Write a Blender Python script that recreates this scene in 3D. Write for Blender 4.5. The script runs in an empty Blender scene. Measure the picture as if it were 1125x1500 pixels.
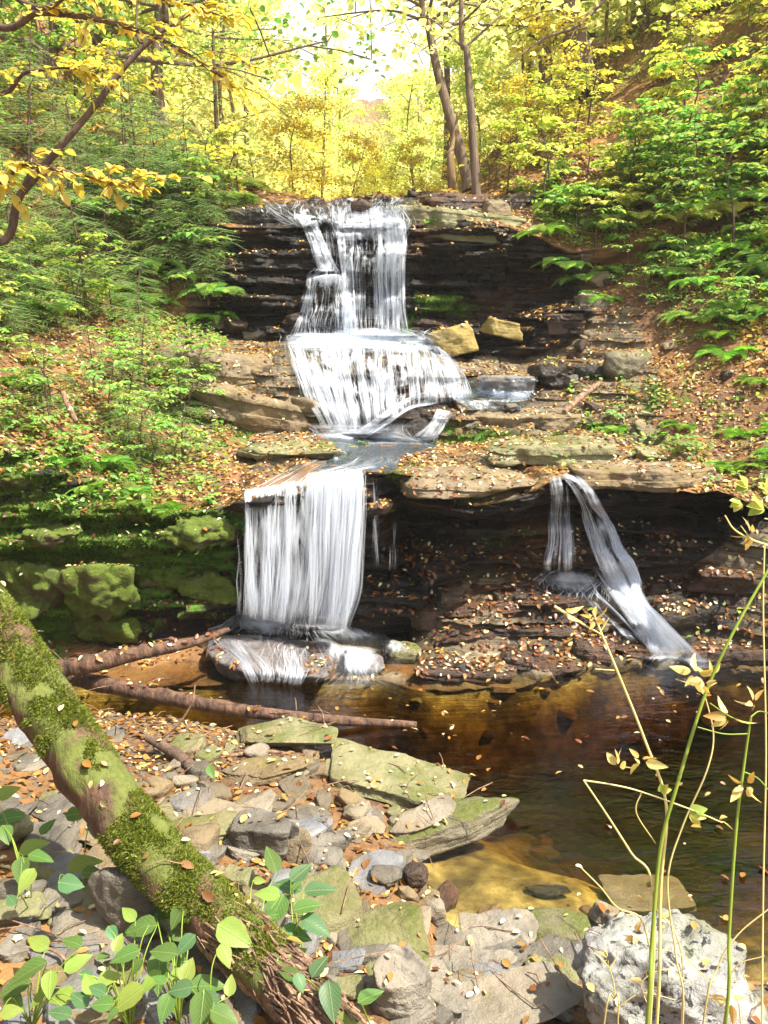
import bpy, math, random
import numpy as np
from mathutils import Vector, Matrix

rs = np.random.RandomState(11)
random.seed(5)
scene = bpy.context.scene
COL = scene.collection

# ------------------------------------------------------------------ camera model
F = 1150.0
TH = math.radians(13.2)
CAM = np.array([0.0, 0.0, 2.2])
FW = np.array([0, math.cos(TH), -math.sin(TH)])
UP = np.array([0, math.sin(TH), math.cos(TH)])

def ray(px, py):
    d = FW + UP * (750 - py) / F
    d = d + np.array([(px - 562.5) / F, 0, 0])
    return d

def P(px, py, Y):
    d = ray(px, py)
    return CAM + d * (Y / d[1])

def PZ(px, py, z):
    d = ray(px, py)
    return CAM + d * ((z - CAM[2]) / d[2])

def project(p):
    q = p - CAM
    dep = q @ FW
    dep = np.where(dep < 0.05, 0.05, dep)
    return 562.5 + F * q[..., 0] / dep, 750 - F * (q @ UP) / dep, dep

# ------------------------------------------------------------------ noise
def _h(ix, iy, iz, s):
    n = (ix * 374761393 + iy * 668265263 + iz * 2147483647 + s * 1274126177) & 0xFFFFFFFF
    n = ((n ^ (n >> 13)) * 1274126177) & 0xFFFFFFFF
    n = ((n ^ (n >> 16)) * 2246822519) & 0xFFFFFFFF
    return ((n ^ (n >> 15)) & 0xFFFFFF).astype(np.float64) / 0xFFFFFF

def vn(p, s=0):
    p = np.asarray(p, dtype=np.float64)
    i = np.floor(p).astype(np.int64)
    f = p - i
    f = f * f * (3 - 2 * f)
    r = 0
    for a in (0, 1):
        wa = f[..., 0] if a else 1 - f[..., 0]
        for b in (0, 1):
            wb = f[..., 1] if b else 1 - f[..., 1]
            for c in (0, 1):
                wc = f[..., 2] if c else 1 - f[..., 2]
                r = r + wa * wb * wc * _h(i[..., 0] + a, i[..., 1] + b, i[..., 2] + c, s)
    return r * 2 - 1

def fbm(p, o=4, s=0, g=0.5):
    p = np.asarray(p, dtype=np.float64)
    a, r, t = 1.0, 0, 0
    for k in range(o):
        r = r + a * vn(p, s + k * 17)
        t += a
        a *= g
        p = p * 2.03 + 11.3
    return r / t

def sst(a, b, x):
    t = np.clip((x - a) / (b - a), 0, 1)
    return t * t * (3 - 2 * t)

# ------------------------------------------------------------------ mesh builder
class MB:
    def __init__(s):
        s.v = []; s.f = []; s.n = 0; s.uv = []; s.has_uv = False
    def add(s, v, f, mi=0, uv=None):
        v = np.asarray(v, dtype=np.float64).reshape(-1, 3)
        f = np.asarray(f, dtype=np.int64)
        s.v.append(v); s.f.append((f + s.n, mi)); s.n += len(v)
        if uv is not None:
            s.has_uv = True
            s.uv.append(np.asarray(uv).reshape(-1, 2))
        else:
            s.uv.append(np.zeros((len(v), 2)))
        return s
    def arr(s):
        return np.concatenate(s.v), s.f
    def build(s, name, mats, parent=None, loc=None, smooth=True, attrs=None):
        V = np.concatenate(s.v) if s.v else np.zeros((0, 3))
        if loc is not None:
            V = V - np.asarray(loc)
        me = bpy.data.meshes.new(name)
        me.vertices.add(len(V))
        me.vertices.foreach_set('co', V.astype(np.float32).ravel())
        tot = sum(f.size for f, _ in s.f)
        npoly = sum(len(f) for f, _ in s.f)
        me.loops.add(tot); me.polygons.add(npoly)
        li = np.concatenate([f.ravel() for f, _ in s.f]) if npoly else np.zeros(0)
        lt = np.concatenate([np.full(len(f), f.shape[1]) for f, _ in s.f])
        ls = np.concatenate([[0], np.cumsum(lt)[:-1]])
        mi = np.concatenate([np.full(len(f), m) for f, m in s.f])
        me.loops.foreach_set('vertex_index', li.astype(np.int32))
        me.polygons.foreach_set('loop_start', ls.astype(np.int32))
        me.polygons.foreach_set('loop_total', lt.astype(np.int32))
        me.polygons.foreach_set('material_index', mi.astype(np.int32))
        me.polygons.foreach_set('use_smooth', np.full(npoly, smooth))
        if s.has_uv:
            U = np.concatenate(s.uv)[li]
            l = me.uv_layers.new(name='UVMap')
            l.data.foreach_set('uv', U.astype(np.float32).ravel())
        if attrs:
            for k, a in attrs.items():
                at = me.attributes.new(k, 'FLOAT', 'POINT')
                at.data.foreach_set('value', np.asarray(a).astype(np.float32).ravel())
        me.update(calc_edges=True)
        me.validate()
        if not isinstance(mats, (list, tuple)):
            mats = [mats]
        for m in mats:
            me.materials.append(m)
        o = bpy.data.objects.new(name, me)
        COL.objects.link(o)
        if parent is not None:
            o.parent = parent
        elif loc is not None:
            o.location = Vector([float(q) for q in loc])
        return o

def grid_faces(nr, nc):
    i = np.arange(nr - 1)[:, None] * nc + np.arange(nc - 1)[None, :]
    i = i.ravel()
    return np.stack([i, i + 1, i + nc + 1, i + nc], 1)

def tube(mb, pts, rad, n=6, mi=0, rough=0.0, seed=0, cap=True):
    pts = np.asarray(pts, float); m = len(pts)
    rad = np.broadcast_to(np.asarray(rad, float), (m,))
    t = np.gradient(pts, axis=0)
    t /= np.linalg.norm(t, axis=1)[:, None] + 1e-9
    ref = np.array([0, 0, 1.0]) if abs(t[0][2]) < 0.9 else np.array([1.0, 0, 0])
    a = np.cross(t, ref); a /= np.linalg.norm(a, axis=1)[:, None] + 1e-9
    b = np.cross(t, a)
    th = np.arange(n) * 2 * math.pi / n
    ring = np.cos(th)[None, :, None] * a[:, None, :] + np.sin(th)[None, :, None] * b[:, None, :]
    r = rad[:, None] * np.ones((1, n))
    if rough:
        q = pts[:, None, :] + ring * rad[:, None, None]
        r = r * (1 + rough * fbm(q * (1.2 / max(rad.max(), .01)), 3, seed))
    V = pts[:, None, :] + ring * r[:, :, None]
    i = (np.arange(m - 1)[:, None] * n + np.arange(n)[None, :])
    j = (np.arange(m - 1)[:, None] * n + (np.arange(n)[None, :] + 1) % n)
    f = np.stack([i, j, j + n, i + n], -1).reshape(-1, 4)
    u = np.stack(np.broadcast_arrays(th[None, :] / 6.283, np.linspace(0, 1, m)[:, None]), -1)
    mb.add(V, f, mi, u)
    if cap and n > 4:
        c = np.vstack([V[-1], pts[-1][None] + t[-1] * rad[-1] * .2])
        k = np.arange(n)
        mb.add(c, np.stack([k, (k + 1) % n, np.full(n, n)], 1), mi)
        c = np.vstack([V[0], pts[0][None] - t[0] * rad[0] * .2])
        mb.add(c, np.stack([(k + 1) % n, k, np.full(n, n)], 1), mi)

def bez(p, n=12):
    """smooth polyline (Catmull-Rom) through points"""
    p = np.asarray(p, float)
    q = np.vstack([2 * p[0] - p[1], p, 2 * p[-1] - p[-2]])
    out = []
    for i in range(1, len(q) - 2):
        t = np.linspace(0, 1, n, endpoint=False)[:, None]
        out.append(.5 * ((2 * q[i]) + (-q[i-1] + q[i+1]) * t + (2*q[i-1] - 5*q[i] + 4*q[i+1] - q[i+2]) * t**2 + (-q[i-1] + 3*q[i] - 3*q[i+1] + q[i+2]) * t**3))
    out.append(p[-1][None])
    return np.vstack(out)

# leaf templates: x along the leaf (0..1), y across, z up
def leaf_template(kind='ovate'):
    if kind == 'ovate':
        xs = [0, .22, .5, .78, 1.0]; w = [0.02, .25, .31, .19, 0.0]
    elif kind == 'long':
        xs = [0, .3, .7, 1.0]; w = [0.05, .13, .1, 0.0]
    elif kind == 'round':
        xs = [0, .15, .45, .75, 1.0]; w = [0.03, .3, .42, .3, 0.0]
    elif kind == 'litter':
        xs = [0, .25, .65, 1.0]; w = [0.04, .26, .26, 0.02]
    elif kind == 'needle':
        V = np.array([[0, -.1, 0], [1, 0, 0], [0, .1, 0]]); return V, np.array([[0, 1, 2]])
    V = []
    for x, ww in zip(xs, w):
        z = -.18 * x * x
        V += [[x, -ww, z + ww * .28], [x, 0, z], [x, ww, z + ww * .28]]
    V = np.array(V)
    Fc = []
    for k in range(len(xs) - 1):
        a = 3 * k
        Fc += [[a, a + 3, a + 4, a + 1], [a + 1, a + 4, a + 5, a + 2]]
    return V, np.array(Fc)

def scatter(mb, tmpl, pos, dirs, nor, size, mi=0, width=1.0, uv=False):
    """instances template at pos: x->dirs, z->nor"""
    V, Fc = tmpl
    pos = np.asarray(pos, float); N = len(pos)
    if N == 0: return
    d = np.asarray(dirs, float); d = d / (np.linalg.norm(d, axis=1)[:, None] + 1e-9)
    nn = np.asarray(nor, float)
    b = np.cross(nn, d); b /= np.linalg.norm(b, axis=1)[:, None] + 1e-9
    c = np.cross(d, b)
    s = np.broadcast_to(np.asarray(size, float), (N,))
    W = pos[:, None, :] + s[:, None, None] * (V[None, :, 0:1] * d[:, None, :] + V[None, :, 1:2] * width * b[:, None, :] + V[None, :, 2:3] * c[:, None, :])
    f = (Fc[None] + (np.arange(N) * len(V))[:, None, None]).reshape(-1, Fc.shape[1])
    mb.add(W, f, mi, np.tile(V[:, :2], (N, 1)) if uv else None)

def rdir(n, zs=1.0, r=rs):
    v = r.normal(size=(n, 3)); v[:, 2] *= zs
    return v / (np.linalg.norm(v, axis=1)[:, None] + 1e-9)

# ------------------------------------------------------------------ tagging
def tag(o, label=None, cat=None, group=None, kind=None):
    if label: o['label'] = label
    if cat: o['category'] = cat
    if group: o['group'] = group
    if kind: o['kind'] = kind
    return o

def thing(name, label, cat, loc=(0, 0, 0), group=None):
    o = bpy.data.objects.new(name, None)
    o.empty_display_size = 0.1
    COL.objects.link(o)
    o.location = Vector([float(q) for q in loc])
    return tag(o, label, cat, group)

def dup(root, loc, rz=0, sc=1.0, label=None, group=None, tilt=(0, 0)):
    r = root.copy(); COL.objects.link(r)
    r.location = Vector([float(q) for q in loc]); r.rotation_euler = (tilt[0], tilt[1], rz)
    r.scale = (sc, sc, sc) if not hasattr(sc, '__len__') else sc
    if label: r['label'] = label
    if group: r['group'] = group
    for ch in list(root.children):
        c = ch.copy(); COL.objects.link(c); c.parent = r
        for g in ch.children:
            d = g.copy(); COL.objects.link(d); d.parent = c
    return r

def place(root, loc, rz=0, sc=1.0, label=None, group=None, tilt=(0, 0)):
    """first use moves the prototype itself, later uses copy it"""
    if not root.get('_used'):
        root['_used'] = 1
        PROTO.append(root)
        root.location = Vector([float(q) for q in loc]); root.rotation_euler = (tilt[0], tilt[1], rz)
        root.scale = (sc, sc, sc) if not hasattr(sc, '__len__') else sc
        if label: root['label'] = label
        if group: root['group'] = group
        return root
    return dup(root, loc, rz, sc, label, group, tilt)
PROTO = []

# ------------------------------------------------------------------ materials
class NT:
    def __init__(s, name):
        s.m = bpy.data.materials.new(name); s.m.use_nodes = True
        s.t = s.m.node_tree; s.t.nodes.clear()
        s.out = s.t.nodes.new('ShaderNodeOutputMaterial')
    def n(s, typ, ins=None, **kw):
        nd = s.t.nodes.new(typ)
        for k, v in kw.items(): setattr(nd, k, v)
        for k, v in (ins or {}).items():
            sock = nd.inputs[k]
            if isinstance(v, bpy.types.NodeSocket): s.t.links.new(v, sock)
            else:
                if isinstance(v, tuple) and len(v) == 3 and sock.type == 'RGBA': v = v + (1,)
                sock.default_value = v
        return nd
    def noise(s, scale, detail=4, rough=.55, vec=None, dist=0):
        i = {'Scale': scale, 'Detail': detail, 'Roughness': rough, 'Distortion': dist}
        if vec is not None: i['Vector'] = vec
        return s.n('ShaderNodeTexNoise', i).outputs['Fac']
    def ramp(s, fac, stops, interp='LINEAR'):
        nd = s.n('ShaderNodeValToRGB', {'Fac': fac}); cr = nd.color_ramp; cr.interpolation = interp
        while len(cr.elements) < len(stops): cr.elements.new(.5)
        for e, (p, c) in zip(cr.elements, stops):
            e.position = p
            e.color = (c, c, c, 1) if not hasattr(c, '__len__') else tuple(c) + (1,)
        return nd.outputs['Color']
    def math(s, op, a, b=0.0, clamp=False):
        nd = s.n('ShaderNodeMath', {0: a, 1: b}, operation=op); nd.use_clamp = clamp
        return nd.outputs[0]
    def mix(s, f, a, b, mode='MIX'):
        nd = s.n('ShaderNodeMix', data_type='RGBA', blend_type=mode)
        for k, v in ((0, f), (6, a), (7, b)):
            sock = nd.inputs[k]
            if isinstance(v, bpy.types.NodeSocket): s.t.links.new(v, sock)
            else: sock.default_value = v if k == 0 else tuple(v) + (1,)
        return nd.outputs[2]
    def coord(s, which='Object', scale=None, rot=None):
        o = s.n('ShaderNodeTexCoord').outputs[which]
        if scale or rot:
            o = s.n('ShaderNodeMapping', {'Vector': o, 'Scale': scale or (1, 1, 1), 'Rotation': rot or (0, 0, 0)}).outputs[0]
        return o
    def pos(s, scale=(1, 1, 1)):
        o = s.n('ShaderNodeNewGeometry').outputs['Position']
        return s.n('ShaderNodeMapping', {'Vector': o, 'Scale': scale}).outputs[0]
    def nz(s):
        g = s.n('ShaderNodeNewGeometry').outputs['Normal']
        return s.n('ShaderNodeSeparateXYZ', {0: g}).outputs[2]
    def bump(s, h, strength=.5, dist=.02, nrm=None):
        i = {'Height': h, 'Strength': strength, 'Distance': dist}
        if nrm is not None: i['Normal'] = nrm
        return s.n('ShaderNodeBump', i).outputs[0]
    def pbsdf(s, col, rough=.7, nrm=None, **kw):
        i = {'Base Color': col, 'Roughness': rough}
        if nrm is not None: i['Normal'] = nrm
        i.update(kw)
        nd = s.n('ShaderNodeBsdfPrincipled', i)
        return nd.outputs[0]
    def done(s, sh):
        s.t.links.new(sh, s.out.inputs[0]); return s.m

def leaf_mat(name, cols, trans=.45, gloss=.25, dry=False, rough=.45, vein=False):
    t = NT(name)
    ri = t.n('ShaderNodeNewGeometry').outputs['Random Per Island']
    n = len(cols)
    c = t.ramp(ri, [(k / max(n - 1, 1), cc) for k, cc in enumerate(cols)])
    nz = t.noise(60, 2, vec=t.pos())
    c = t.mix(t.math('MULTIPLY', nz, .35), c, tuple(x * .45 for x in cols[0]))
    nrm_ = None
    if vein:
        uv = t.n('ShaderNodeSeparateXYZ', {0: t.n('ShaderNodeTexCoord').outputs['UV']})
        ay = t.math('ABSOLUTE', uv.outputs[1])
        mid = t.ramp(ay, [(0.0, 1.0), (.022, 0.0)])
        sv_ = t.math('SINE', t.math('SUBTRACT', t.math('MULTIPLY', uv.outputs[0], 52.0), t.math('MULTIPLY', ay, 60.0)))
        sv_ = t.ramp(sv_, [(.86, 0.0), (1.0, .6)])
        vn_ = t.math('MAXIMUM', mid, sv_)
        c = t.mix(t.math('MULTIPLY', vn_, .4), c, (.42, .5, .2))
        spot = t.ramp(t.noise(90, 3, .6, t.pos()), [(.68, 0.0), (.74, .7)])
        c = t.mix(spot, c, (.25, .16, .05))
        nrm_ = t.bump(vn_, .5, .004)
    rnd = t.n('ShaderNodeObjectInfo').outputs['Random']
    hs = t.n('ShaderNodeHueSaturation', {'Color': c, 'Hue': t.math('ADD', t.math('MULTIPLY', rnd, .03), .485),
             'Value': t.math('ADD', t.math('MULTIPLY', rnd, .3), .85)}).outputs[0]
    p = t.pbsdf(hs, rough, nrm_, **{'Specular IOR Level': gloss})
    tc = t.n('ShaderNodeHueSaturation', {'Color': hs, 'Saturation': 1.12, 'Value': 1.35}).outputs[0]
    tr = t.n('ShaderNodeBsdfTranslucent', {'Color': tc}).outputs[0]
    return t.done(t.n('ShaderNodeMixShader', {0: trans, 1: p, 2: tr}).outputs[0])

def rock_mat(name, c1, c2, c3, moss=0.0, lichen=0.0, wet=0.0, sc=6.0, lime=False, band=0.3):
    t = NT(name)
    v = t.pos()
    a = t.noise(sc, 6, .6, v)
    b = t.noise(sc * .35, 3, .5, v)
    col = t.mix(t.ramp(a, [(.3, 0.0), (.7, 1.0)]), c1, c2)
    col = t.mix(t.ramp(b, [(.45, 0.0), (.7, 1.0)]), col, c3)
    vs = t.pos((5, 5, 26))
    st = t.noise(1.6, 4, .6, vs)
    col = t.mix(t.math('MULTIPLY', t.ramp(st, [(.5, 0.0), (.62, 1.0)]), band), col, tuple(x * .5 for x in c1))
    rough = t.ramp(t.noise(sc * 2, 3, vec=v), [(.3, .42 - .25 * wet), (.75, .8 - .45 * wet)])
    if lichen:
        vo = t.noise(sc * 5, 5, .7, v, .6)
        m = t.ramp(vo, [(.53, 0.0), (.58, 1.0)])
        m2 = t.ramp(t.noise(sc * 1.1, 2, vec=v), [(.4, 0.0), (.55, 1.0)])
        col = t.mix(t.math('MULTIPLY', t.math('MULTIPLY', m, m2), lichen), col, (.03, .03, .03))
    if moss:
        nz = t.nz()
        mk = t.math('ADD', t.math('MULTIPLY', nz, .16), t.math('ADD', t.math('MULTIPLY', t.noise(sc * .7, 4, .6, v), .75), t.math('MULTIPLY', t.noise(sc * 9, 4, .7, v), .3)))
        lo = .86 - .36 * moss
        mk = t.math('MULTIPLY', t.ramp(mk, [(lo, 0.0), (lo + .13, 1.0)]), .5 + .45 * moss)
        mc = t.mix(t.noise(sc * 12, 3, vec=v), (.018, .035, .006), (.14, .17, .015)) if not lime else \
             t.mix(t.noise(sc * 12, 3, vec=v), (.02, .05, .006), (.15, .19, .025))
        col = t.mix(mk, col, mc)
        rough = t.mix(mk, rough, (.95, .95, .95))
    h = t.math('ADD', t.math('ADD', t.noise(sc * 4, 8, .65, v), t.math('MULTIPLY', t.noise(sc * 22, 4, .7, v), .35)), t.math('MULTIPLY', st, .35 + band * .3))
    nb = t.bump(h, .8, .03)
    return t.done(t.pbsdf(col, rough, nb, **{'Specular IOR Level': .35}))

def bark_mat(name, c1, c2, moss=0.0, sc=8, stretch=.18):
    t = NT(name)
    v = t.coord('Object', (1, 1, stretch))
    a = t.noise(sc * 3, 6, .65, v, .3)
    col = t.mix(t.ramp(a, [(.35, 0.0), (.65, 1.0)]), c1, c2)
    if moss:
        p = t.pos()
        mk = t.ramp(t.math('ADD', t.noise(5, 5, .65, p), t.math('MULTIPLY', t.nz(), .12)), [(.62 - .25 * moss, 0.0), (.7 - .25 * moss, 1.0)])
        mc = t.mix(t.noise(70, 3, vec=p), (.03, .045, .008), (.15, .17, .025))
        col = t.mix(mk, col, mc)
    nb = t.bump(a, .8, .03)
    return t.done(t.pbsdf(col, .85, nb))

M = {}
M['green'] = leaf_mat('leaf_green', [(.13, .28, .07), (.2, .4, .09), (.33, .48, .1), (.5, .52, .12)])
M['bluegreen'] = leaf_mat('leaf_hemlock', [(.13, .25, .09), (.22, .4, .15), (.36, .5, .16), (.5, .55, .2)], .45)
M['fern'] = leaf_mat('leaf_fern', [(.11, .25, .04), (.2, .38, .06), (.4, .5, .09)])
M['lime'] = leaf_mat('leaf_lime', [(.28, .4, .08), (.42, .5, .1), (.58, .56, .14), (.68, .6, .16)])
M['yellow'] = leaf_mat('leaf_yellow', [(.66, .56, .1), (.78, .68, .18), (.55, .56, .1), (.8, .64, .16)], .5)
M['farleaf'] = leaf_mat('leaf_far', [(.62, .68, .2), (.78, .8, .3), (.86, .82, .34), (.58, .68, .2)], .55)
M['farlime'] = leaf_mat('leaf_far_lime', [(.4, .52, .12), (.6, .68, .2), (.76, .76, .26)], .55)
M['seedling'] = leaf_mat('leaf_seedling', [(.045, .13, .035), (.07, .17, .04), (.11, .2, .04), (.18, .24, .045)], .4, .3, vein=True)
M['seedling_b'] = leaf_mat('leaf_seedling_b', [(.04, .13, .055), (.07, .17, .065), (.11, .21, .075)], .35, .35, vein=True)
M['seedling_l'] = leaf_mat('leaf_seedling_l', [(.2, .3, .05), (.27, .36, .07)], .4, .3, vein=True)
M['litter'] = leaf_mat('leaf_litter', [(.08, .03, .01), (.19, .08, .018), (.3, .15, .03), (.4, .25, .06), (.14, .035, .012), (.48, .34, .1), (.56, .46, .2)], .15, .35)
M['litter_rust'] = leaf_mat('leaf_litter_rust', [(.07, .02, .008), (.16, .05, .012), (.26, .1, .02), (.1, .03, .012), (.34, .2, .06)], .1, .5)
M['litter_gold'] = leaf_mat('leaf_litter_gold', [(.3, .12, .02), (.5, .28, .04), (.6, .42, .08), (.38, .17, .03), (.66, .5, .18)], .2, .3)
M['litter_pale'] = leaf_mat('leaf_litter_pale', [(.75, .66, .4), (.85, .75, .4), (.7, .55, .2), (.85, .8, .6)], .15, .4)
M['dry'] = leaf_mat('leaf_dry', [(.4, .25, .08), (.62, .48, .15), (.7, .6, .25)], .35)
M['stem'] = leaf_mat('stem_green', [(.2, .32, .04), (.26, .38, .05)], .1)
M['stem_dry'] = leaf_mat('stem_dry', [(.5, .42, .15), (.62, .55, .25)], .1)
M['twig'] = bark_mat('bark_twig', (.05, .03, .02), (.13, .08, .05))
M['bark'] = bark_mat('bark_grey', (.07, .045, .03), (.2, .14, .09), stretch=.12)
M['bark_far'] = bark_mat('bark_far', (.1, .06, .03), (.26, .17, .08), stretch=.12)
M['bark_moss'] = bark_mat('bark_moss', (.035, .018, .011), (.15, .08, .045), moss=.42)
M['deadwood'] = bark_mat('deadwood', (.07, .035, .02), (.32, .2, .12), moss=.0, stretch=.3)
M['deadwet'] = bark_mat('deadwet', (.025, .012, .008), (.15, .08, .045), stretch=.3)
M['rock_grey'] = rock_mat('rock_grey', (.07, .064, .054), (.2, .18, .145), (.14, .11, .065), .22)
M['rock_pale'] = rock_mat('rock_pale', (.13, .118, .095), (.31, .275, .215), (.23, .18, .11), .15)
M['rock_blue'] = rock_mat('rock_blue', (.1, .105, .115), (.25, .255, .26), (.18, .15, .11), .12)
M['rock_lichen'] = rock_mat('rock_lichen', (.17, .17, .155), (.4, .4, .375), (.2, .2, .12), .42, lichen=1.0, sc=7, band=.1)
M['rock_moss'] = rock_mat('rock_moss', (.1, .09, .06), (.25, .21, .14), (.18, .15, .08), .8)
M['rock_mossy'] = rock_mat('rock_mossy', (.05, .04, .03), (.14, .12, .08), (.16, .07, .03), 1.3, lime=True)
M['rock_olive'] = rock_mat('rock_olive', (.2, .2, .1), (.22, .2, .1), (.14, .11, .05), .6)
M['rock_tan'] = rock_mat('rock_tan', (.11, .085, .05), (.27, .21, .125), (.2, .14, .065), .35)
M['rock_gold'] = rock_mat('rock_gold', (.18, .13, .035), (.36, .28, .08), (.26, .18, .05), .2)
M['rock_wetgrey'] = rock_mat('rock_wetgrey', (.06, .055, .055), (.22, .2, .2), (.13, .11, .1), .2, wet=.7)
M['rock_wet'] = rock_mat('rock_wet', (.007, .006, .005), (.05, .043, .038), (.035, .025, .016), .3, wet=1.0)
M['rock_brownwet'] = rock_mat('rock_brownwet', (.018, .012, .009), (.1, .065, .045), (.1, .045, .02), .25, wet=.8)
M['pool_stone'] = rock_mat('pool_stone', (.12, .07, .03), (.35, .22, .09), (.2, .12, .05), 0, wet=.4)

# ------------------------------------------------------------------ terrain
dense = np.arange(-3.6, 3.8, .0135)
xs = np.concatenate([-3.6 - np.cumsum(np.geomspace(.02, 5, 50))[::-1], dense, 3.8 + np.cumsum(np.geomspace(.02, 5, 50))])
XF = np.linspace(-60, 60, 12001)
def rail(pts, world=(), z=None, smooth=.05):
    w = []
    for p in pts:
        if z is not None: q = PZ(p[0], p[1], z)
        else: q = P(*p)
        w.append(q)
    w += [np.array(q, float) for q in world]
    w = np.array(sorted(w, key=lambda q: q[0]))
    y = np.interp(XF, w[:, 0], w[:, 1]); zz = np.interp(XF, w[:, 0], w[:, 2])
    k = max(1, int(smooth / .01)); ker = np.hanning(2 * k + 3); ker /= ker.sum()
    y = np.convolve(np.pad(y, k + 1, 'edge'), ker, 'valid'); zz = np.convolve(np.pad(zz, k + 1, 'edge'), ker, 'valid')
    return np.interp(xs, XF, y), np.interp(xs, XF, zz)

SHORE = [(-300, 1075), (0, 1055), (100, 1050), (300, 1064), (450, 1092), (600, 1200), (620, 1290), (645, 1372), (850, 1400), (1125, 1445)]
shore_y, _ = rail(SHORE, [(-9, 5.5, 0), (-4.5, 4.6, 0), (2.6, 2.9, 0), (4, 4.2, 0), (9, 5, 0)], z=0, smooth=.06)
far_y, far_z = rail([(-100, 1000), (100, 1012), (330, 1000), (560, 992), (600, 1006), (700, 1004), (850, 988), (1000, 968), (1125, 985)],
                    [(-9, 5.6, -.05), (-4.5, 4.75, -.05), (3.2, 4.4, -.05), (9, 5.1, -.05)], z=-.05)
shore_y = np.minimum(shore_y, far_y - .02)
BASE1 = rail([(-60, 905, 5.0), (0, 925, 5.05), (150, 945, 5.15), (330, 930, 5.25), (360, 935, 5.42), (530, 935, 5.45), (600, 925, 5.5), (640, 860, 5.5), (700, 848, 5.55),
              (800, 846, 5.5), (860, 850, 5.45), (900, 850, 5.5), (1000, 835, 5.5), (1060, 800, 5.45), (1125, 770, 5.35)],
             [(-9, 6.2, 2.6), (-4.5, 5.0, 1.1), (3.4, 5.2, 1.1), (9, 6, 2.5)])
TOP1 = rail([(-60, 610, 5.15), (0, 640, 5.15), (60, 665, 5.2), (130, 705, 5.25), (230, 742, 5.25), (335, 738, 5.22), (355, 722, 5.2), (525, 694, 5.22), (580, 694, 5.25), (620, 712, 5.15),
             (700, 733, 5.05), (780, 720, 5.1), (808, 700, 5.2), (850, 700, 5.22), (900, 716, 5.2), (1050, 722, 5.15), (1090, 735, 5.2), (1125, 745, 5.25)],
            [(-9, 6.6, 4.5), (-4.5, 5.4, 2.9), (3.4, 5.6, 1.6), (9, 7, 4.0)])
TF = rail([(-60, 500, 6.3), (100, 560, 6.4), (250, 612, 6.7), (380, 640, 6.9), (450, 634, 7.0), (560, 642, 6.95), (680, 648, 6.85), (750, 630, 6.9), (850, 625, 6.9), (950, 640, 6.6), (1125, 625, 6.3)],
          [(-9, 7.8, 6.4), (-5, 6.8, 3.6), (4, 6.8, 2.2), (9, 8, 5.2)], smooth=.12)
MC = rail([(-60, 400, 7.2), (100, 465, 7.4), (250, 520, 7.6), (350, 532, 7.7), (420, 506, 7.85), (440, 502, 7.9), (560, 506, 7.85), (640, 520, 7.8), (700, 560, 7.75), (800, 558, 7.7), (900, 540, 7.6), (1000, 520, 7.4), (1125, 490, 7.2)],
          [(-9, 8.8, 7.2), (-5.5, 7.8, 4.6), (5, 8, 3.6), (9, 9, 6.2)], smooth=.1)
BASE2 = rail([(-60, 330, 8.2), (100, 400, 8.3), (250, 465, 8.5), (330, 492, 8.6), (440, 490, 8.65), (600, 495, 8.65), (650, 520, 8.55), (760, 530, 8.5), (810, 505, 8.4), (860, 470, 8.3), (950, 430, 8.2), (1125, 370, 8.2)],
             [(-9, 9.6, 7.8), (-6, 8.8, 5.6), (6, 9, 5.2), (9, 9.6, 6.9)], smooth=.1)
TOP2 = rail([(-60, 240, 8.9), (100, 290, 8.9), (250, 335, 8.9), (330, 330, 8.85), (380, 325, 8.85), (450, 330, 8.85), (600, 328, 8.85), (640, 320, 8.75), (720, 330, 8.6), (800, 355, 8.6), (840, 375, 8.7), (900, 360, 8.8), (1000, 320, 8.9), (1125, 270, 9.0)],
            [(-9, 10.2, 8.2), (-6.5, 9.6, 6.2), (6.5, 9.8, 6.0), (10, 10.4, 7.8)], smooth=.1)
CREST = rail([(-60, 150, 10.2), (100, 180, 10.1), (200, 215, 10), (290, 250, 9.9), (345, 284, 9.7), (390, 291, 9.7), (600, 289, 9.6), (650, 285, 9.4), (720, 284, 9.4), (780, 262, 9.6), (860, 220, 9.9), (1000, 175, 10.3), (1125, 130, 10.6)],
             [(-10, 11.5, 9.0), (-7.5, 11, 7.2), (7.5, 11, 7.2), (11, 11.5, 8.6)], smooth=.12)
def wr(pts): return rail([], pts, smooth=.4)
B2 = wr([(-14, 14, 12), (-6, 14, 7.2), (-3, 14, 5.2), (-1.9, 14, 4.1), (-.2, 14, 3.95), (1, 14, 4.1), (2.4, 14, 5.6), (5, 14, 8.0), (14, 14, 13)])
B3 = wr([(-20, 24, 16), (-7, 24, 8), (-3.5, 24, 5.4), (-1, 24, 4.8), (2, 24, 5.2), (5, 24, 9), (20, 24, 18)])
B4 = wr([(-30, 45, 22), (-10, 45, 11), (-3, 45, 7), (3, 45, 7.2), (12, 45, 15), (30, 45, 24)])
B5 = wr([(-45, 90, 32), (-10, 90, 19), (5, 90, 16), (20, 90, 26), (45, 90, 36)])
B6 = wr([(-45, 150, 40), (45, 150, 42)])

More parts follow.
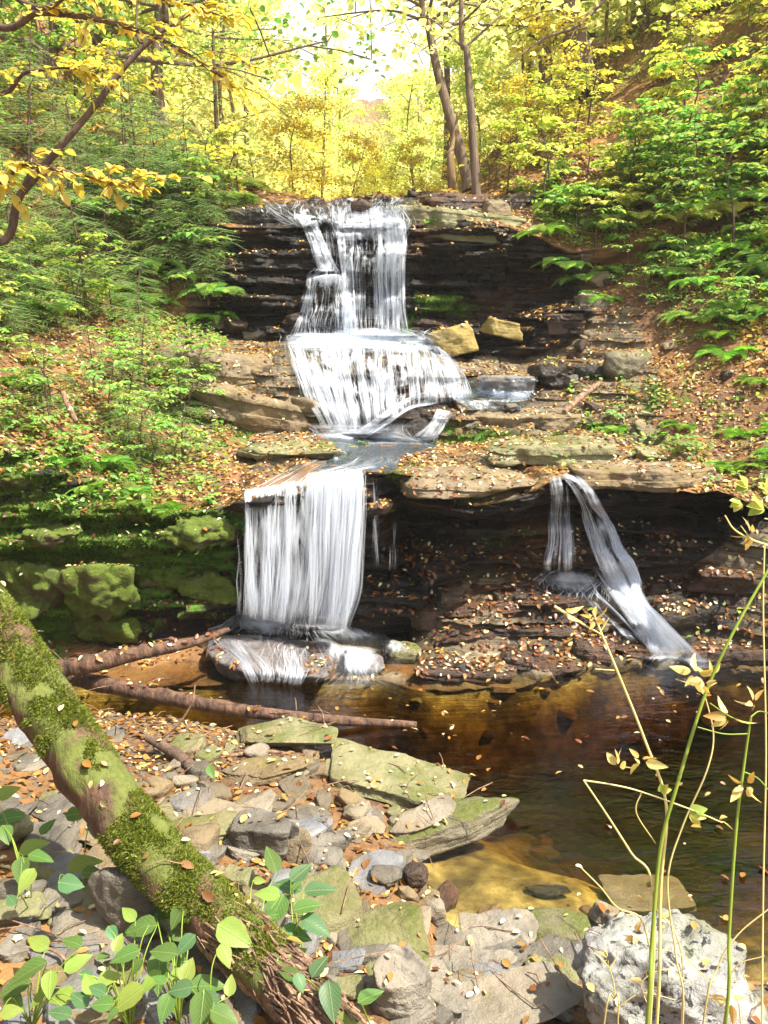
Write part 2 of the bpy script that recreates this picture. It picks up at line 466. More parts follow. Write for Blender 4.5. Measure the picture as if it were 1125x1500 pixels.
rows_y, rows_z, rows_s, rows_t = [], [], [], []
def seg(A, B, n, sid, zfun=None):
    for k in range(n):
        t = k / n
        y = A[0] * (1 - t) + B[0] * t
        z = A[1] * (1 - t) + B[1] * t
        if zfun is not None: z = z + zfun(t, y)
        rows_y.append(y); rows_z.append(z); rows_s.append(sid); rows_t.append(t)
near0 = (np.full_like(xs, -4.0), np.full_like(xs, .6))
near1 = (np.full_like(xs, .9), np.full_like(xs, .6))
def near_h(y):
    d = shore_y - y
    land = .03 + .24 * np.clip(d, 0, 9); land = .62 * (1 - np.exp(-land / .62)) + np.clip(-1.0 - xs, 0, 2.0) * .14 * sst(0, 1, d) + .25 * np.clip(np.abs(xs) - 2.4, 0, 30) * sst(0, 1.5, d) + .8 * np.clip(-xs - 1.9, 0, 2.2) * sst(0, 1.2, d)
    dw = np.minimum(np.clip(-d, 0, 9), 3.2 * np.clip(y * 0 + far_y - y, 0, 9) + .05)
    bed = -.03 - .7 * (1 - np.exp(-(dw / .8) ** 1.5)) * (.13 + .87 * sst(.05, 1.5, .25 * vn(np.stack([xs * 2.5, y * 2.5, xs * 0], -1), 3) +  np.abs(xs - .35) * .9 + np.clip(y - 2.95, 0, 9)))
    return np.where(d > 0, land, bed)
for (a, b, n, sid) in ((near0, near1, 14, 0), (near1, (far_y, far_z), 300, 0)):
    for k in range(n):
        t = k / n; y = a[0] * (1 - t) + b[0] * t
        rows_y.append(y); rows_z.append(near_h(y)); rows_s.append(0); rows_t.append(t)
seg((far_y, far_z), BASE1, 70, 1)
seg(BASE1, TOP1, 120, 2)
seg(TOP1, TF, 110, 3)
seg(TF, MC, 110, 4, lambda t, y: .22 * math.sin(math.pi * t) * sst(-1.3, -.9, xs) * (1 - sst(.5, 1.1, xs)))
seg(MC, BASE2, 60, 5)
seg(BASE2, TOP2, 130, 6)
seg(TOP2, CREST, 50, 7)
seg(CREST, B2, 40, 8); seg(B2, B3, 26, 9); seg(B3, B4, 20, 9); seg(B4, B5, 14, 9); seg(B5, B6, 6, 9)
rows_y.append(B6[0]); rows_z.append(B6[1]); rows_s.append(9); rows_t.append(1)
Yg = np.array(rows_y); Zg = np.array(rows_z); Xg = np.broadcast_to(xs, Yg.shape).copy()
S = np.array(rows_s)[:, None] * np.ones_like(Xg); T = np.array(rows_t)[:, None] * np.ones_like(Xg)
pts0 = np.stack([Xg, Yg, Zg], -1)
pxg, pyg, dpg = project(pts0)
# rockiness: how far the surface is bare layered rock (1) rather than soil bank (0)
rock = np.zeros_like(Xg)
rock = np.where(S == 1, .5 + .45 * sst(600, 650, pxg), rock)
rock = np.where(S == 2, 1.0, rock)
rock = np.where(S == 3, .8 * sst(150, 330, pxg) * (1 - sst(900, 1100, pxg)), rock)
rock = np.where(S == 4, 1.0 * sst(170, 300, pxg) * (1 - sst(880, 1000, pxg)), rock)
rock = np.where(S == 5, .9 * sst(200, 320, pxg) * (1 - sst(880, 980, pxg)), rock)
rock = np.where(S == 6, 1.0 * sst(235, 335, pxg) * (1 - sst(800, 900, pxg)), rock)
rock = np.where(S == 7, .8 * sst(330, 370, pxg) * (1 - sst(700, 800, pxg)), rock)
edge = np.clip(np.minimum(T, 1 - T) * 6, 0, 1)

nzb = fbm(np.stack([Xg * 1.5, Yg * 1.5, Zg * 2.5], -1), 4, 33)
rock = np.clip(rock + 1.1 * nzb * 4 * rock * (1 - rock) * 1.0, 0, 1)
# broad lumps on the ground
amp = np.select([S == 0, S == 1, S == 2, S == 3, S <= 7, S == 8], [.035, .07, .05, .06, .09, .2], .6)
frq = np.where(S <= 3, 2.3, 1.6)
Zg += amp * fbm(np.stack([Xg * frq, Yg * frq, Zg * .8], -1), 4, 3)
# mound of tumbled slabs on the far shore
m = (S == 1) * sst(590, 660, pxg)
Zg += m * .06 * np.abs(fbm(np.stack([Xg * 4, Yg * 5, Zg * 0], -1), 3, 8)) * 2
# stepped strata
def strata(z, x, y, seed, th=.085):
    zz = z + .05 * fbm(np.stack([x * .5, y * .5, x * 0], -1), 2, seed) + .06 * x * .3
    u = zz / th
    u = u + .38 * vn(np.stack([u * .7, u * 0, u * 0], -1), seed + 2)
    li = np.floor(u); fr = u - li
    return li, fr, th
li, fr, th = strata(Zg, Xg, Yg, 21)
blk = np.floor(Xg * (1.6 + 1.2 * _h(li.astype(np.int64), 0 * li.astype(np.int64), 0 * li.astype(np.int64), 5)) + 7 * _h(li.astype(np.int64), 0 * li.astype(np.int64), 3 + 0 * li.astype(np.int64), 9)
               + .25 * vn(np.stack([Xg * 5, Zg * 8, Yg * 0], -1), 44))
off = _h(li.astype(np.int64), blk.astype(np.int64), 0 * li.astype(np.int64), 31) * .6 + _h(li.astype(np.int64), 0 * li.astype(np.int64), 0 * li.astype(np.int64), 77) * .6
li2, fr2, _ = strata(Zg, Xg, Yg, 61, .032)
off2 = _h(li2.astype(np.int64), np.floor(Xg * 5 + li2 * .37).astype(np.int64), 0 * li2.astype(np.int64), 12)
rnd_edge = 1 - (2 * np.abs(fr - .5)) ** 4
face = np.select([S == 1, S == 2, S == 3, S == 4, S == 5, S == 6, S == 7], [.14, .3, .12, .2, .18, .42, .14], 0.0)
push = rock * face * ((off - .6) + .2 * (off2 - .5) + .12 * rnd_edge + 1.0 * fbm(np.stack([Xg * 1.1, Zg * 1.8, Yg * 0], -1), 3, 51) * np.where((S == 2) | (S == 6), 1, 0)) * np.where(S == 2, np.clip(T * 5, 0, 1), 1)
Yg -= push
stepz = (sst(.55, 1.0, fr) - fr) * th
wz = np.select([S == 1, S == 3, S == 4, S == 5, S == 7], [.7, .9, .7, .8, .8], 0.0)
Zg += rock * wz * stepz
Zg += np.where(S <= 7, 1, 0) * .012 * fbm(np.stack([Xg * 14, Yg * 14, Zg * 14], -1), 4, 90)
Yg += rock * .02 * fbm(np.stack([Xg * 9, Yg * 9, Zg * 20], -1), 4, 91)
# overhang: undercut below the two lips
Yg += np.where(S == 2, .4 * np.exp(-((T - .62) / .24) ** 2) * sst(560, 600, pxg), 0)
Yg += np.where(S == 6, .45 * np.exp(-((T - .6) / .25) ** 2) * sst(600, 640, pxg), 0)

# material masks
def blobs(lst):
    r = np.zeros_like(Xg)
    for (cx, cy, rx, ry, a) in lst:
        r = np.maximum(r, a * np.exp(-(((pxg - cx) / rx) ** 2 + ((pyg - cy) / ry) ** 2)))
    return r
infr = (Yg > 1) & (Yg < 13)
moss = blobs([(60, 830, 150, 130, 1.3), (230, 820, 120, 70, 1.1), (90, 760, 150, 30, 1.1), (300, 760, 70, 25, 1.1), (180, 730, 60, 50, 1.1), (20, 690, 60, 40, 1.1),
              (600, 480, 30, 60, .5), (660, 450, 60, 18, .7), (520, 655, 50, 10, .7), (450, 665, 60, 12, .6), (640, 625, 60, 10, .7), (720, 640, 90, 14, .8), (800, 665, 60, 12, .5),
              (620, 320, 40, 12, .8), (640, 440, 50, 14, .8), (730, 790, 50, 10, .4), (600, 700, 40, 30, .5), (330, 640, 100, 30, .5), (260, 600, 80, 40, .6), (960, 580, 80, 40, .5), (700, 720, 80, 14, .5)]) * infr
litter = np.select([S == 0, (S == 1) & (pxg > 600), S == 1, S == 2, S == 3, S == 4, S == 5, S == 6, S == 7], [1, .45, .8, .1, .75, .5, .6, .6, .6], 1.0)
litter = np.where((S == 2) | (S == 6), litter * (1 - rock) + .02, litter)
litter = np.where((S == 0) & (Zg < .0), .05, litter)
wet = blobs([(450, 880, 170, 170, 1.2), (560, 600, 160, 60, 1.1), (520, 400, 180, 120, 1.2), (560, 800, 120, 120, 1.1), (880, 850, 130, 130, 1.1), (1000, 890, 110, 60, 1.1), (720, 570, 90, 30, 1.0), (560, 675, 90, 18, 1.2), (470, 305, 150, 25, 1.2), (330, 720, 20, 10, .5)]) * infr
wet = np.clip(np.maximum(wet, np.where((S == 2) | (S == 6), .75 * rock, 0)), 0, 1)
dry = blobs([(690, 690, 120, 40, 1), (380, 600, 130, 60, 1), (700, 620, 130, 30, .8), (330, 540, 120, 40, .8)])
wet = wet * (1 - .85 * np.clip(dry, 0, 1) * (S != 2))
shelt = np.clip(rock, 0, 1)
tm = MB()
Vt = np.stack([Xg, Yg, Zg], -1)
tm.add(Vt, grid_faces(Vt.shape[0], Vt.shape[1]))

t = NT('ground_and_rock')
v = t.pos()
at = lambda k: t.n('ShaderNodeAttribute', attribute_name=k).outputs['Fac']
aR, aM, aL, aW, aB = at('rock'), at('moss'), at('litter'), at('wet'), at('bed')
n1 = t.noise(5, 6, .6, v); n2 = t.noise(1.3, 3, .5, v); n3 = t.noise(26, 6, .65, v)
stn = t.noise(1.8, 5, .62, t.pos((2.2, 2.2, 34)))
dryrock = t.mix(t.ramp(n1, [(.3, 0.), (.7, 1.)]), (.07, .058, .038), (.24, .195, .125))
dryrock = t.mix(t.ramp(n2, [(.45, 0.), (.65, 1.)]), dryrock, (.15, .1, .05))
wetrock = t.mix(t.ramp(n1, [(.35, 0.), (.7, 1.)]), (.004, .0035, .003), (.024, .019, .015))
wetrock = t.mix(t.ramp(n2, [(.5, 0.), (.7, 1.)]), wetrock, (.06, .026, .01))
wm = t.ramp(t.math('ADD', aW, t.math('MULTIPLY', t.math('SUBTRACT', n1, .5), .6)), [(.25, 0.), (.6, 1.)])
col = t.mix(wm, dryrock, wetrock)
col = t.mix(t.math('MULTIPLY', t.ramp(stn, [(.5, 0.), (.6, 1.)]), .6), col, (.012, .01, .009))
soil = t.mix(t.ramp(n3, [(.3, 0.), (.7, 1.)]), (.035, .02, .011), (.2, .11, .055))
soil = t.mix(t.ramp(n2, [(.4, 0.), (.65, 1.)]), soil, (.24, .125, .045))
sm = t.ramp(t.math('ADD', t.math('SUBTRACT', aL, aR), t.math('MULTIPLY', n1, .8)), [(.35, 0.), (.6, 1.)])
col = t.mix(sm, col, soil)
mk = t.ramp(t.math('ADD', aM, t.math('MULTIPLY', t.math('SUBTRACT', t.noise(6, 5, .7, v), .5), 1.9)), [(.42, 0.), (.6, 1.)])
mossc = t.mix(t.ramp(t.noise(60, 4, .7, v), [(.3, 0.), (.7, 1.)]), (.02, .055, .006), (.15, .22, .025))
mossc = t.mix(t.ramp(n2, [(.45, 0.), (.6, 1.)]), mossc, (.08, .18, .02))
mk = t.math('MULTIPLY', mk, t.ramp(aM, [(.05, 0.), (.25, 1.)]))
col = t.mix(mk, col, mossc)
bedc = t.mix(t.ramp(t.noise(14, 5, .6, v), [(.3, 0.), (.7, 1.)]), (.16, .11, .03), (.6, .52, .2))
bedc = t.mix(t.ramp(t.noise(3, 3, .6, v), [(.4, 0.), (.62, 1.)]), bedc, (.07, .05, .015))
col = t.mix(aB, col, bedc)
rough = t.mix(wm, (.85, .85, .85), (.38, .38, .38))
rough = t.mix(t.math('MAXIMUM', mk, sm), rough, (.92, .92, .92))
h = t.math('ADD', n3, t.math('MULTIPLY', stn, .9))
nb = t.bump(h, .7, .03)
nb = t.bump(t.math('MULTIPLY', t.noise(120, 3, .6, v), mk), .8, .02, nb)
M['terrain'] = t.done(t.pbsdf(col, rough, nb, **{'Specular IOR Level': .28}))
bed = ((Zg < .02) & (S == 0)).astype(float)
ground = tm.build('ground', M['terrain'], attrs={'rock': rock, 'moss': moss, 'litter': litter, 'wet': wet, 'bed': bed})
tag(ground, 'stepped rock ledges, leafy banks and stream bed', kind='structure')
bpy.context.view_layer.update()
from mathutils.bvhtree import BVHTree
BVH = BVHTree.FromPolygons(Vt.reshape(-1, 3).tolist(), grid_faces(Vt.shape[0], Vt.shape[1]).tolist())

def hit(px, py):
    d = ray(px, py); L = np.linalg.norm(d)
    loc, nor, idx, ds_ = BVH.ray_cast(Vector(CAM), Vector(d / L), 200.0)
    if loc is not None: return np.array(loc), np.array(nor)
    return None, None

def drop(x, y, zt=30):
    loc, nor, idx, ds_ = BVH.ray_cast(Vector((x, y, zt)), Vector((0, 0, -1)), 200.0)
    if loc is not None: return np.array(loc), np.array(nor)
    return np.array([x, y, 0.]), np.array([0, 0, 1.])

def depth(p): return float((np.asarray(p) - CAM) @ FW)

# ------------------------------------------------------------------ pool water
t = NT('pool_water')
v = t.pos()
fall_r = t.noise(9, 3, .6, t.pos((1, 2.2, 1)), .8)
w2 = t.noise(30, 3, .6, t.pos((1, 1.8, 1)), .5)
nb = t.bump(t.math('ADD', fall_r, t.math('MULTIPLY', w2, .2)), .2, .03)
lw = t.n('ShaderNodeFresnel', {'IOR': 1.33, 'Normal': nb}).outputs[0]
lw = t.math('ADD', t.math('MULTIPLY', lw, 1.6), .02, True)
tr = t.n('ShaderNodeBsdfTransparent', {'Color': (.95, .93, .88)}).outputs[0]
gl = t.n('ShaderNodeBsdfGlossy', {'Color': (.9, .93, 1), 'Roughness': .06, 'Normal': nb}).outputs[0]
va = t.n('ShaderNodeVolumeAbsorption', {'Color': (.66, .52, .1), 'Density': 5.5}).outputs[0]
t.t.links.new(va, t.out.inputs['Volume'])
M['water'] = t.done(t.n('ShaderNodeMixShader', {0: lw, 1: tr, 2: gl}).outputs[0])
wx = np.linspace(-8, 8, 200); wy = np.linspace(1.6, 6.2, 110)
X, Y = np.meshgrid(wx, wy)
Z = .006 * fbm(np.stack([X * 4, Y * 6, X * 0], -1), 3, 4)
mb = MB(); mb.add(np.stack([X, Y, Z], -1), grid_faces(110, 200))
ring = [np.stack([X[0], Y[0], Z[0]], -1), np.stack([X[:, -1], Y[:, -1], Z[:, -1]], -1)[1:], np.stack([X[-1], Y[-1], Z[-1]], -1)[::-1][1:], np.stack([X[:, 0], Y[:, 0], Z[:, 0]], -1)[::-1][1:-1]]
ring = np.concatenate(ring); low = ring.copy(); low[:, 2] = -2.0; nr_ = len(ring); k_ = np.arange(nr_)
mb.add(np.vstack([ring, low, [[0, 4, -2.0]]]), np.stack([k_, k_ + nr_, (k_ + 1) % nr_ + nr_, (k_ + 1) % nr_], 1))
mb.f.append((np.stack([k_ + nr_, np.full(nr_, 2 * nr_), (k_ + 1) % nr_ + nr_], 1) + mb.n - 2 * nr_ - 1, 0))
tag(mb.build('pool_water', M['water']), 'clear amber brown water of the pool below the falls', kind='structure')

# ------------------------------------------------------------------ falling water
def water_mat(name, dens, sx, sy, tint=(.75, .8, .87)):
    t = NT(name)
    uv = t.n('ShaderNodeTexCoord').outputs['UV']
    mp = t.n('ShaderNodeMapping', {'Vector': uv, 'Scale': (sx, sy, 1)}).outputs[0]
    a = t.noise(1, 4, .65, mp, .25)
    mp2 = t.n('ShaderNodeMapping', {'Vector': uv, 'Scale': (sx * .25, sy * 1.2, 1)}).outputs[0]
    b = t.noise(1, 3, .6, mp2, .4)
    s = t.math('ADD', a, t.math('MULTIPLY', t.math('SUBTRACT', b, .5), 1.1))
    al = t.ramp(s, [(.66 - .36 * dens, 0.), (.92 - .36 * dens, .9)])
    ed = t.n('ShaderNodeAttribute', attribute_name='fade').outputs['Fac']
    al = t.math('MULTIPLY', al, ed, True)
    nb = t.bump(a, .5, .03)
    df = t.pbsdf(tint, .25, nb, **{'Specular IOR Level': .5})
    tl = t.n('ShaderNodeBsdfTranslucent', {'Color': tint}).outputs[0]
    m1 = t.n('ShaderNodeMixShader', {0: .45, 1: df, 2: tl}).outputs[0]
    tp = t.n('ShaderNodeBsdfTransparent').outputs[0]
    return t.done(t.n('ShaderNodeMixShader', {0: al, 1: tp, 2: m1}).outputs[0])
M['fall_dense'] = water_mat('fall_dense', .95, 34, 1.6)
M['fall_mid'] = water_mat('fall_mid', .66, 30, 2.2)
M['fall_thin'] = water_mat('fall_thin', .36, 26, 2.5)
M['foam'] = water_mat('foam', 1.05, 9, 9)

t = NT('splash')
ed = t.n('ShaderNodeAttribute', attribute_name='fade').outputs['Fac']
nz_ = t.noise(16, 4, .6, t.pos())
al = t.math('MULTIPLY', ed, t.math('ADD', t.math('MULTIPLY', nz_, 1.2), .35), True)
df = t.pbsdf((.79, .84, .91), .6)
tl = t.n('ShaderNodeBsdfTranslucent', {'Color': (.79, .84, .91)}).outputs[0]
m1 = t.n('ShaderNodeMixShader', {0: .5, 1: df, 2: tl}).outputs[0]
M['splash'] = t.done(t.n('ShaderNodeMixShader', {0: al, 1: t.n('ShaderNodeBsdfTransparent').outputs[0], 2: m1}).outputs[0])

def wsurf(rowsL, off=.03, nx=40, ny=60, free=False):
    """rowsL: list of (pxL,pyL,pxR,pyR[,Y]) down the flow -> position grid lying off the rock"""
    R = np.array([r[:4] for r in rowsL], float)
    L = bez(np.column_stack([R[:, :2], R[:, 0] * 0]), 12)[:, :2]; Rr = bez(np.column_stack([R[:, 2:4], R[:, 0] * 0]), 12)[:, :2]
    Ys = np.array([r[4] if len(r) > 4 else 99 for r in rowsL], float)
    tt = np.linspace(0, 1, ny); ks = np.linspace(0, 1, len(L)); kr = np.linspace(0, 1, len(R))
    G = np.zeros((ny, nx, 3))
    for i, t_ in enumerate(tt):
        a = np.array([np.interp(t_, ks, L[:, 0]), np.interp(t_, ks, L[:, 1])]); b = np.array([np.interp(t_, ks, Rr[:, 0]), np.interp(t_, ks, Rr[:, 1])])
        yy = np.interp(t_, kr, Ys)
        for j in range(nx):
            s = j / (nx - 1)
            q = a * (1 - s) + b * s
            if yy < 50: G[i, j] = P(q[0], q[1], yy)
            else:
                h_, _ = hit(q[0], q[1])
                if h_ is None: h_ = P(q[0], q[1], 9)
                G[i, j] = h_ + (CAM - h_) / np.linalg.norm(CAM - h_) * off
    if not free:   # relax so the sheet is smooth over the steps
        D = np.linalg.norm(G - CAM, axis=2); dirs = (G - CAM) / D[..., None]
        for _ in range(5):
            Dm = D.copy(); Dm[1:-1] = (D[:-2] + D[2:] + D[1:-1]) / 3; Dm[:, 1:-1] = (Dm[:, :-2] + Dm[:, 2:] + Dm[:, 1:-1]) / 3
            D = np.minimum(D, Dm)
        G = CAM + dirs * D[..., None]
    return G

def gsample(G, s, t_):
    ny, nx = G.shape[:2]
    y = np.clip(t_, 0, 1) * (ny - 1); x = s * (nx - 1)
    i = np.minimum(y.astype(int), ny - 2); j = np.clip(np.floor(x).astype(int), 0, nx - 2)
    fy = (y - i)[..., None]; fx = (x - j)[..., None]
    return (G[i, j] * (1 - fx) + G[i, j + 1] * fx) * (1 - fy) + (G[i + 1, j] * (1 - fx) + G[i + 1, j + 1] * fx) * fy

def fall(parts, label, layers=(('fall_dense', 0.0),)):
    """parts: list of dict(rows, mat, strands, free, ...) -> ONE waterfall object"""
    mb = MB(); mats = []; fade = []
    def mi(k):
        if M[k] not in mats: mats.append(M[k])
        return mats.index(M[k])
    for k, p in enumerate(parts):
        G = wsurf(p['rows'], p.get('off', .03), p.get('nx', 30), p.get('ny', 50), p.get('free', False))
        ny, nx = G.shape[:2]
        wid = np.linalg.norm(G[ny // 2, 0] - G[ny // 2, -1]); hei = np.linalg.norm(np.diff(G[:, nx // 2], axis=0), axis=1).sum()
        toC = (CAM - G); toC[..., 2] *= .2; toC /= np.linalg.norm(toC, axis=2)[..., None]
        for q, (mm, o) in enumerate(p.get('sheets', [('fall_mid', 0.0)])):
            fb = fbm(np.stack([np.linspace(0, wid * 12, nx)[None, :] + np.zeros((ny, 1)), np.linspace(0, hei * 1.5, ny)[:, None] + np.zeros((1, nx)), np.full((ny, nx), k * 7.7 + q * 3)], -1), 3, 5)
            GG = G + toC * (o + .02 * fb[..., None])
            u = np.stack(np.broadcast_arrays(np.linspace(0, 1, nx)[None, :] * wid + k * 3.1 + q, np.linspace(0, 1, ny)[:, None] * hei + k * 1.7), -1)
            mb.add(GG, grid_faces(ny, nx), mi(mm), u)
            e = p.get('edge', .08)
            sx = np.linspace(0, 1, nx)[None, :]; sy = np.linspace(0, 1, ny)[:, None]
            e = e * (1 + .8 * fbm(np.stack([sx * 0 + sy * hei * 4, sx * 0 + sy * 0 + 3.3, sx * 2 + sy * 0], -1), 2, 9)); fd = np.clip(np.minimum(sx, 1 - sx) / e, 0, 1) * np.clip(sy / p.get('ft', .03), 0, 1) * np.clip((1 - sy) / p.get('fb', .1), 0, 1)
            if mm == 'splash': fd = sst(1.0, .25, np.sqrt((2 * sx - 1) ** 2 + (2 * sy - 1) ** 2) + .35 * fbm(GG * 9, 3, 7))
            fade.append((fd * p.get('dens', 1.0)).ravel())
        n = int(p.get('strands', 120) * 1.05)
        m_ = 14
        for _ in range(n):
            for _try in range(12):
                s0 = rs.rand() * 1.0 + (rs.rand() - .5) * .12 if not p.get('core') else float(np.clip(.5 + p['core'] * rs.randn(), .01, .99)); t0 = max(0, rs.rand() * .9 - .15)
                cl = .5 + .5 * float(vn(np.array([s0 * max(3, wid * 11), t0 * 1.2, k * 5.3]), 6)) + .35 * float(vn(np.array([s0 * wid * 4, t0 * 1.5, k * 9.3]), 16)) + .5 * float(vn(np.array([s0 * wid * 40, t0 * 2, k * 3.3]), 8))
                if rs.rand() < np.clip(cl * 1.7 - .55, 0, 1): break
            else: continue
            ln = (.25 + .6 * rs.rand()); t1 = min(1.0, t0 + ln)
            tt = np.linspace(t0, t1, m_)
            sp = s0 + (rs.rand() - .5) * p.get('drift', .07) * 1.4 * (tt - t0) + .008 * np.sin(tt * rs.uniform(8, 24) + rs.rand() * 6)
            wq = np.stack([np.full(m_, s0 * wid * 9), tt * hei * 3.5, np.full(m_, k * 2.7)], 1)
            sp = sp + vn(wq, 15) * p.get('warp', .022) / max(wid, .12) * np.clip((tt - t0) * 4, 0, 1)
            sp = np.clip(sp, -.15, 1.15)
            c = gsample(G, sp, tt)
            w = (p.get('w', .006) * (.25 + 1.0 * rs.rand() ** 2.2)) * np.sin(np.linspace(.15, math.pi - .05, m_)) ** .5
            w = np.minimum(w, .02)
            vw = toC[np.clip((tt * (ny - 1)).astype(int), 0, ny - 1), int(np.clip(s0 * nx, 0, nx - 1))]
            c = c + vw * (.008 + rs.rand() * p.get('spread', .035))
            tg = np.gradient(c, axis=0); tg /= np.linalg.norm(tg, axis=1)[:, None] + 1e-9
            side = np.cross(tg, vw); side /= np.linalg.norm(side, axis=1)[:, None] + 1e-9
            V = np.stack([c - side * w[:, None], c + vw * w[:, None] * .5, c + side * w[:, None]], 1)
            u = np.zeros((m_, 3, 2)); u[:, :, 0] = rs.rand() * 50 + np.array([0, .02, .04])[None]; u[:, :, 1] = (tt * hei)[:, None]
            mb.add(V, grid_faces(m_, 3), mi('strand'), u)
            fdd = np.sin(np.linspace(.05, math.pi - .05, m_)) ** .7
            fade.append((np.stack([fdd * .35, fdd, fdd * .35], 1) * (.15 + .5 * rs.rand())).ravel())
    o = mb.build('waterfall', mats, attrs={'fade': np.concatenate(fade)})
    tag(o, label, kind='structure')
    return o
t = NT('strand')
ed = t.n('ShaderNodeAttribute', attribute_name='fade').outputs['Fac']
df = t.pbsdf((.79, .84, .91), .3)
tl = t.n('ShaderNodeBsdfTranslucent', {'Color': (.79, .84, .91)}).outputs[0]
m1 = t.n('ShaderNodeMixShader', {0: .45, 1: df, 2: tl}).outputs[0]
M['strand'] = t.done(t.n('ShaderNodeMixShader', {0: ed, 1: t.n('ShaderNodeBsdfTransparent').outputs[0], 2: m1}).outputs[0])
# ------------------------------------------------------------------ rocks
import bmesh
_ico = {}
def ico(sub):
    if sub not in _ico:
        bm = bmesh.new(); bmesh.ops.create_icosphere(bm, subdivisions=sub, radius=1)
        V = np.array([v.co[:] for v in bm.verts]); bm.verts.index_update()
        Fc = np.array([[v.index for v in f.verts] for f in bm.faces]); bm.free()
        _ico[sub] = (V / np.linalg.norm(V, axis=1)[:, None], Fc)
    return _ico[sub]

def rock_verts(seed, dims, npl=9, p=14, slab=False, sub=5, rough=.05):
    r = np.random.RandomState(seed)
    u, Fc = ico(sub)
    n = r.normal(size=(npl, 3)); n /= np.linalg.norm(n, axis=1)[:, None]
    d = .72 + .28 * r.rand(npl)
    base = np.array([[0, 0, 1], [0, 0, -1.], [1, 0, 0], [-1, 0, 0], [0, 1, 0], [0, -1, 0]]) + .16 * r.normal(size=(6, 3)) * (np.array([.35, .35, 1, 1, 1, 1])[:, None] if slab else 1)
    base /= np.linalg.norm(base, axis=1)[:, None]
    N = np.vstack([n[np.abs(n[:, 2]) < (.45 if slab else .95)], base])
    D = np.concatenate([d[np.abs(n[:, 2]) < (.45 if slab else .95)], np.array([.72, .8, .95, .95, .9, .9]) if slab else np.array([.85, .8, .92, .92, .9, .9])])
    q = np.clip(u @ N.T, 0, None) / D
    R = (q ** p).sum(1) ** (-1.0 / p)
    V = u * R[:, None] * np.asarray(dims) / 2
    s = float(np.mean(dims))
    k = fbm(V * (2.2 / s) + seed, 3, seed) * rough * 1.6 + fbm(V * (9 / s) + seed, 4, seed + 3) * rough * .6
    V = V + u * k[:, None] * s * np.array([1, 1, .55 if slab else 1])
    # bedding steps on the sides
    if slab or p > 10:
        th = max(dims[2] / 4.5, .012)
        zz = np.floor((V[:, 2] + .15 * th * fbm(V * (3 / s), 2, seed)) / th)
        off = _h(zz.astype(np.int64), np.zeros(len(V), np.int64), np.zeros(len(V), np.int64), seed)
        rad = 1 - .09 * off * (1 - np.abs(u[:, 2]) ** 2)
        V[:, 0] *= rad; V[:, 1] *= rad
    return V, Fc

ROCKS = []
_rseed = [100]
def put_rock(name, center, dims, mat, label, cat='rock', slab=False, p=14, npl=9, rz=0, ry=0, rx=0, sub=5, rough=.05, group=None, seed=None):
    _rseed[0] += 1
    V, Fc = rock_verts(seed or _rseed[0], dims, npl, p, slab, sub, rough)
    R = np.array(Matrix.Rotation(rz, 3, 'Z') @ Matrix.Rotation(ry, 3, 'Y') @ Matrix.Rotation(rx, 3, 'X'))
    V = V @ R.T
    mb = MB(); mb.add(V, Fc)
    o = mb.build(name, M[mat])
    o.location = Vector([float(q) for q in center])
    tag(o, label, cat, group)
    ROCKS.append(o)
    return o

def rockpix(x0, y0, x1, y1, mat, label, name='rock', slab=False, dr=.8, Y=None, lift=0.0, minh=.28, **kw):
    cx = (x0 + x1) / 2
    if Y is None:
        b, _ = hit(cx, y1 - 2)
        if b is None: b = P(cx, y1, 5)
    else: b = P(cx, y1, Y)
    dep = depth(b); W = (x1 - x0) * dep / F; hh = (y1 - y0) * dep / F
    ph = TH + math.atan((y1 - 750) / F); ph = max(ph, .03)
    D = dr * W
    H = (hh - D * math.sin(ph)) / math.cos(ph)
    if H < minh * hh:
        H = minh * hh; D = min(max((hh - H * math.cos(ph)) / math.sin(ph), .3 * W), 1.6 * W)
    if name == 'ledge_rock':
        kw.setdefault('p', 9); kw.setdefault('rough', .085)
    c = b + np.array([0, D * .5, H * .5 * .92 + lift])
    return put_rock(name, c, (W * 1.08, D * 1.08, H * 1.12), mat, label, slab=slab, **kw)

def rockspan(p1, p2, w, h, mat, label, name='flat_rock', **kw):
    p1 = np.array(p1); p2 = np.array(p2); d = p2 - p1; L = np.linalg.norm(d)
    return put_rock(name, (p1 + p2) / 2, (L, w, h), mat, label, slab=True, rz=math.atan2(d[1], d[0]), ry=-math.asin(d[2] / L), **kw)

# ledges and blocks round the falls
rockpix(588, 658, 812, 732, 'rock_tan', 'broad pale tan ledge slab right of the lower fall lip, strewn with leaves', 'ledge_rock', True, 1.0, sub=6, minh=.3, Y=5.05)
rockpix(690, 592, 885, 640, 'rock_tan', 'long tan slab stepping down right of the middle fall', 'ledge_rock', True, .6, sub=6)
rockpix(705, 632, 905, 684, 'rock_olive', 'mossy olive slab just behind the broad tan ledge', 'ledge_rock', True, .6, sub=6)
rockpix(652, 575, 790, 612, 'rock_grey', 'grey slab at the right foot of the middle fall', 'ledge_rock', True, .6)
rockpix(845, 664, 1075, 722, 'rock_tan', 'leaf covered slab right of the small side cascade', 'ledge_rock', True, .5, sub=6, Y=5.2)
rockpix(262, 560, 500, 642, 'rock_tan', 'large sloping brown slab left of the middle fall', 'ledge_rock', True, .6, ry=.2, sub=6)
rockpix(330, 640, 520, 682, 'rock_olive', 'low mossy slab left of the stream above the lower fall', 'ledge_rock', True, .7, sub=6)
rockpix(240, 508, 430, 566, 'rock_tan', 'flat litter covered slab beside the middle fall crest', 'ledge_rock', True, .5, ry=.08, sub=6)
rockpix(778, 528, 872, 572, 'rock_wet', 'dark overhanging slab in the bend right of the middle fall', 'ledge_rock', True, .6)
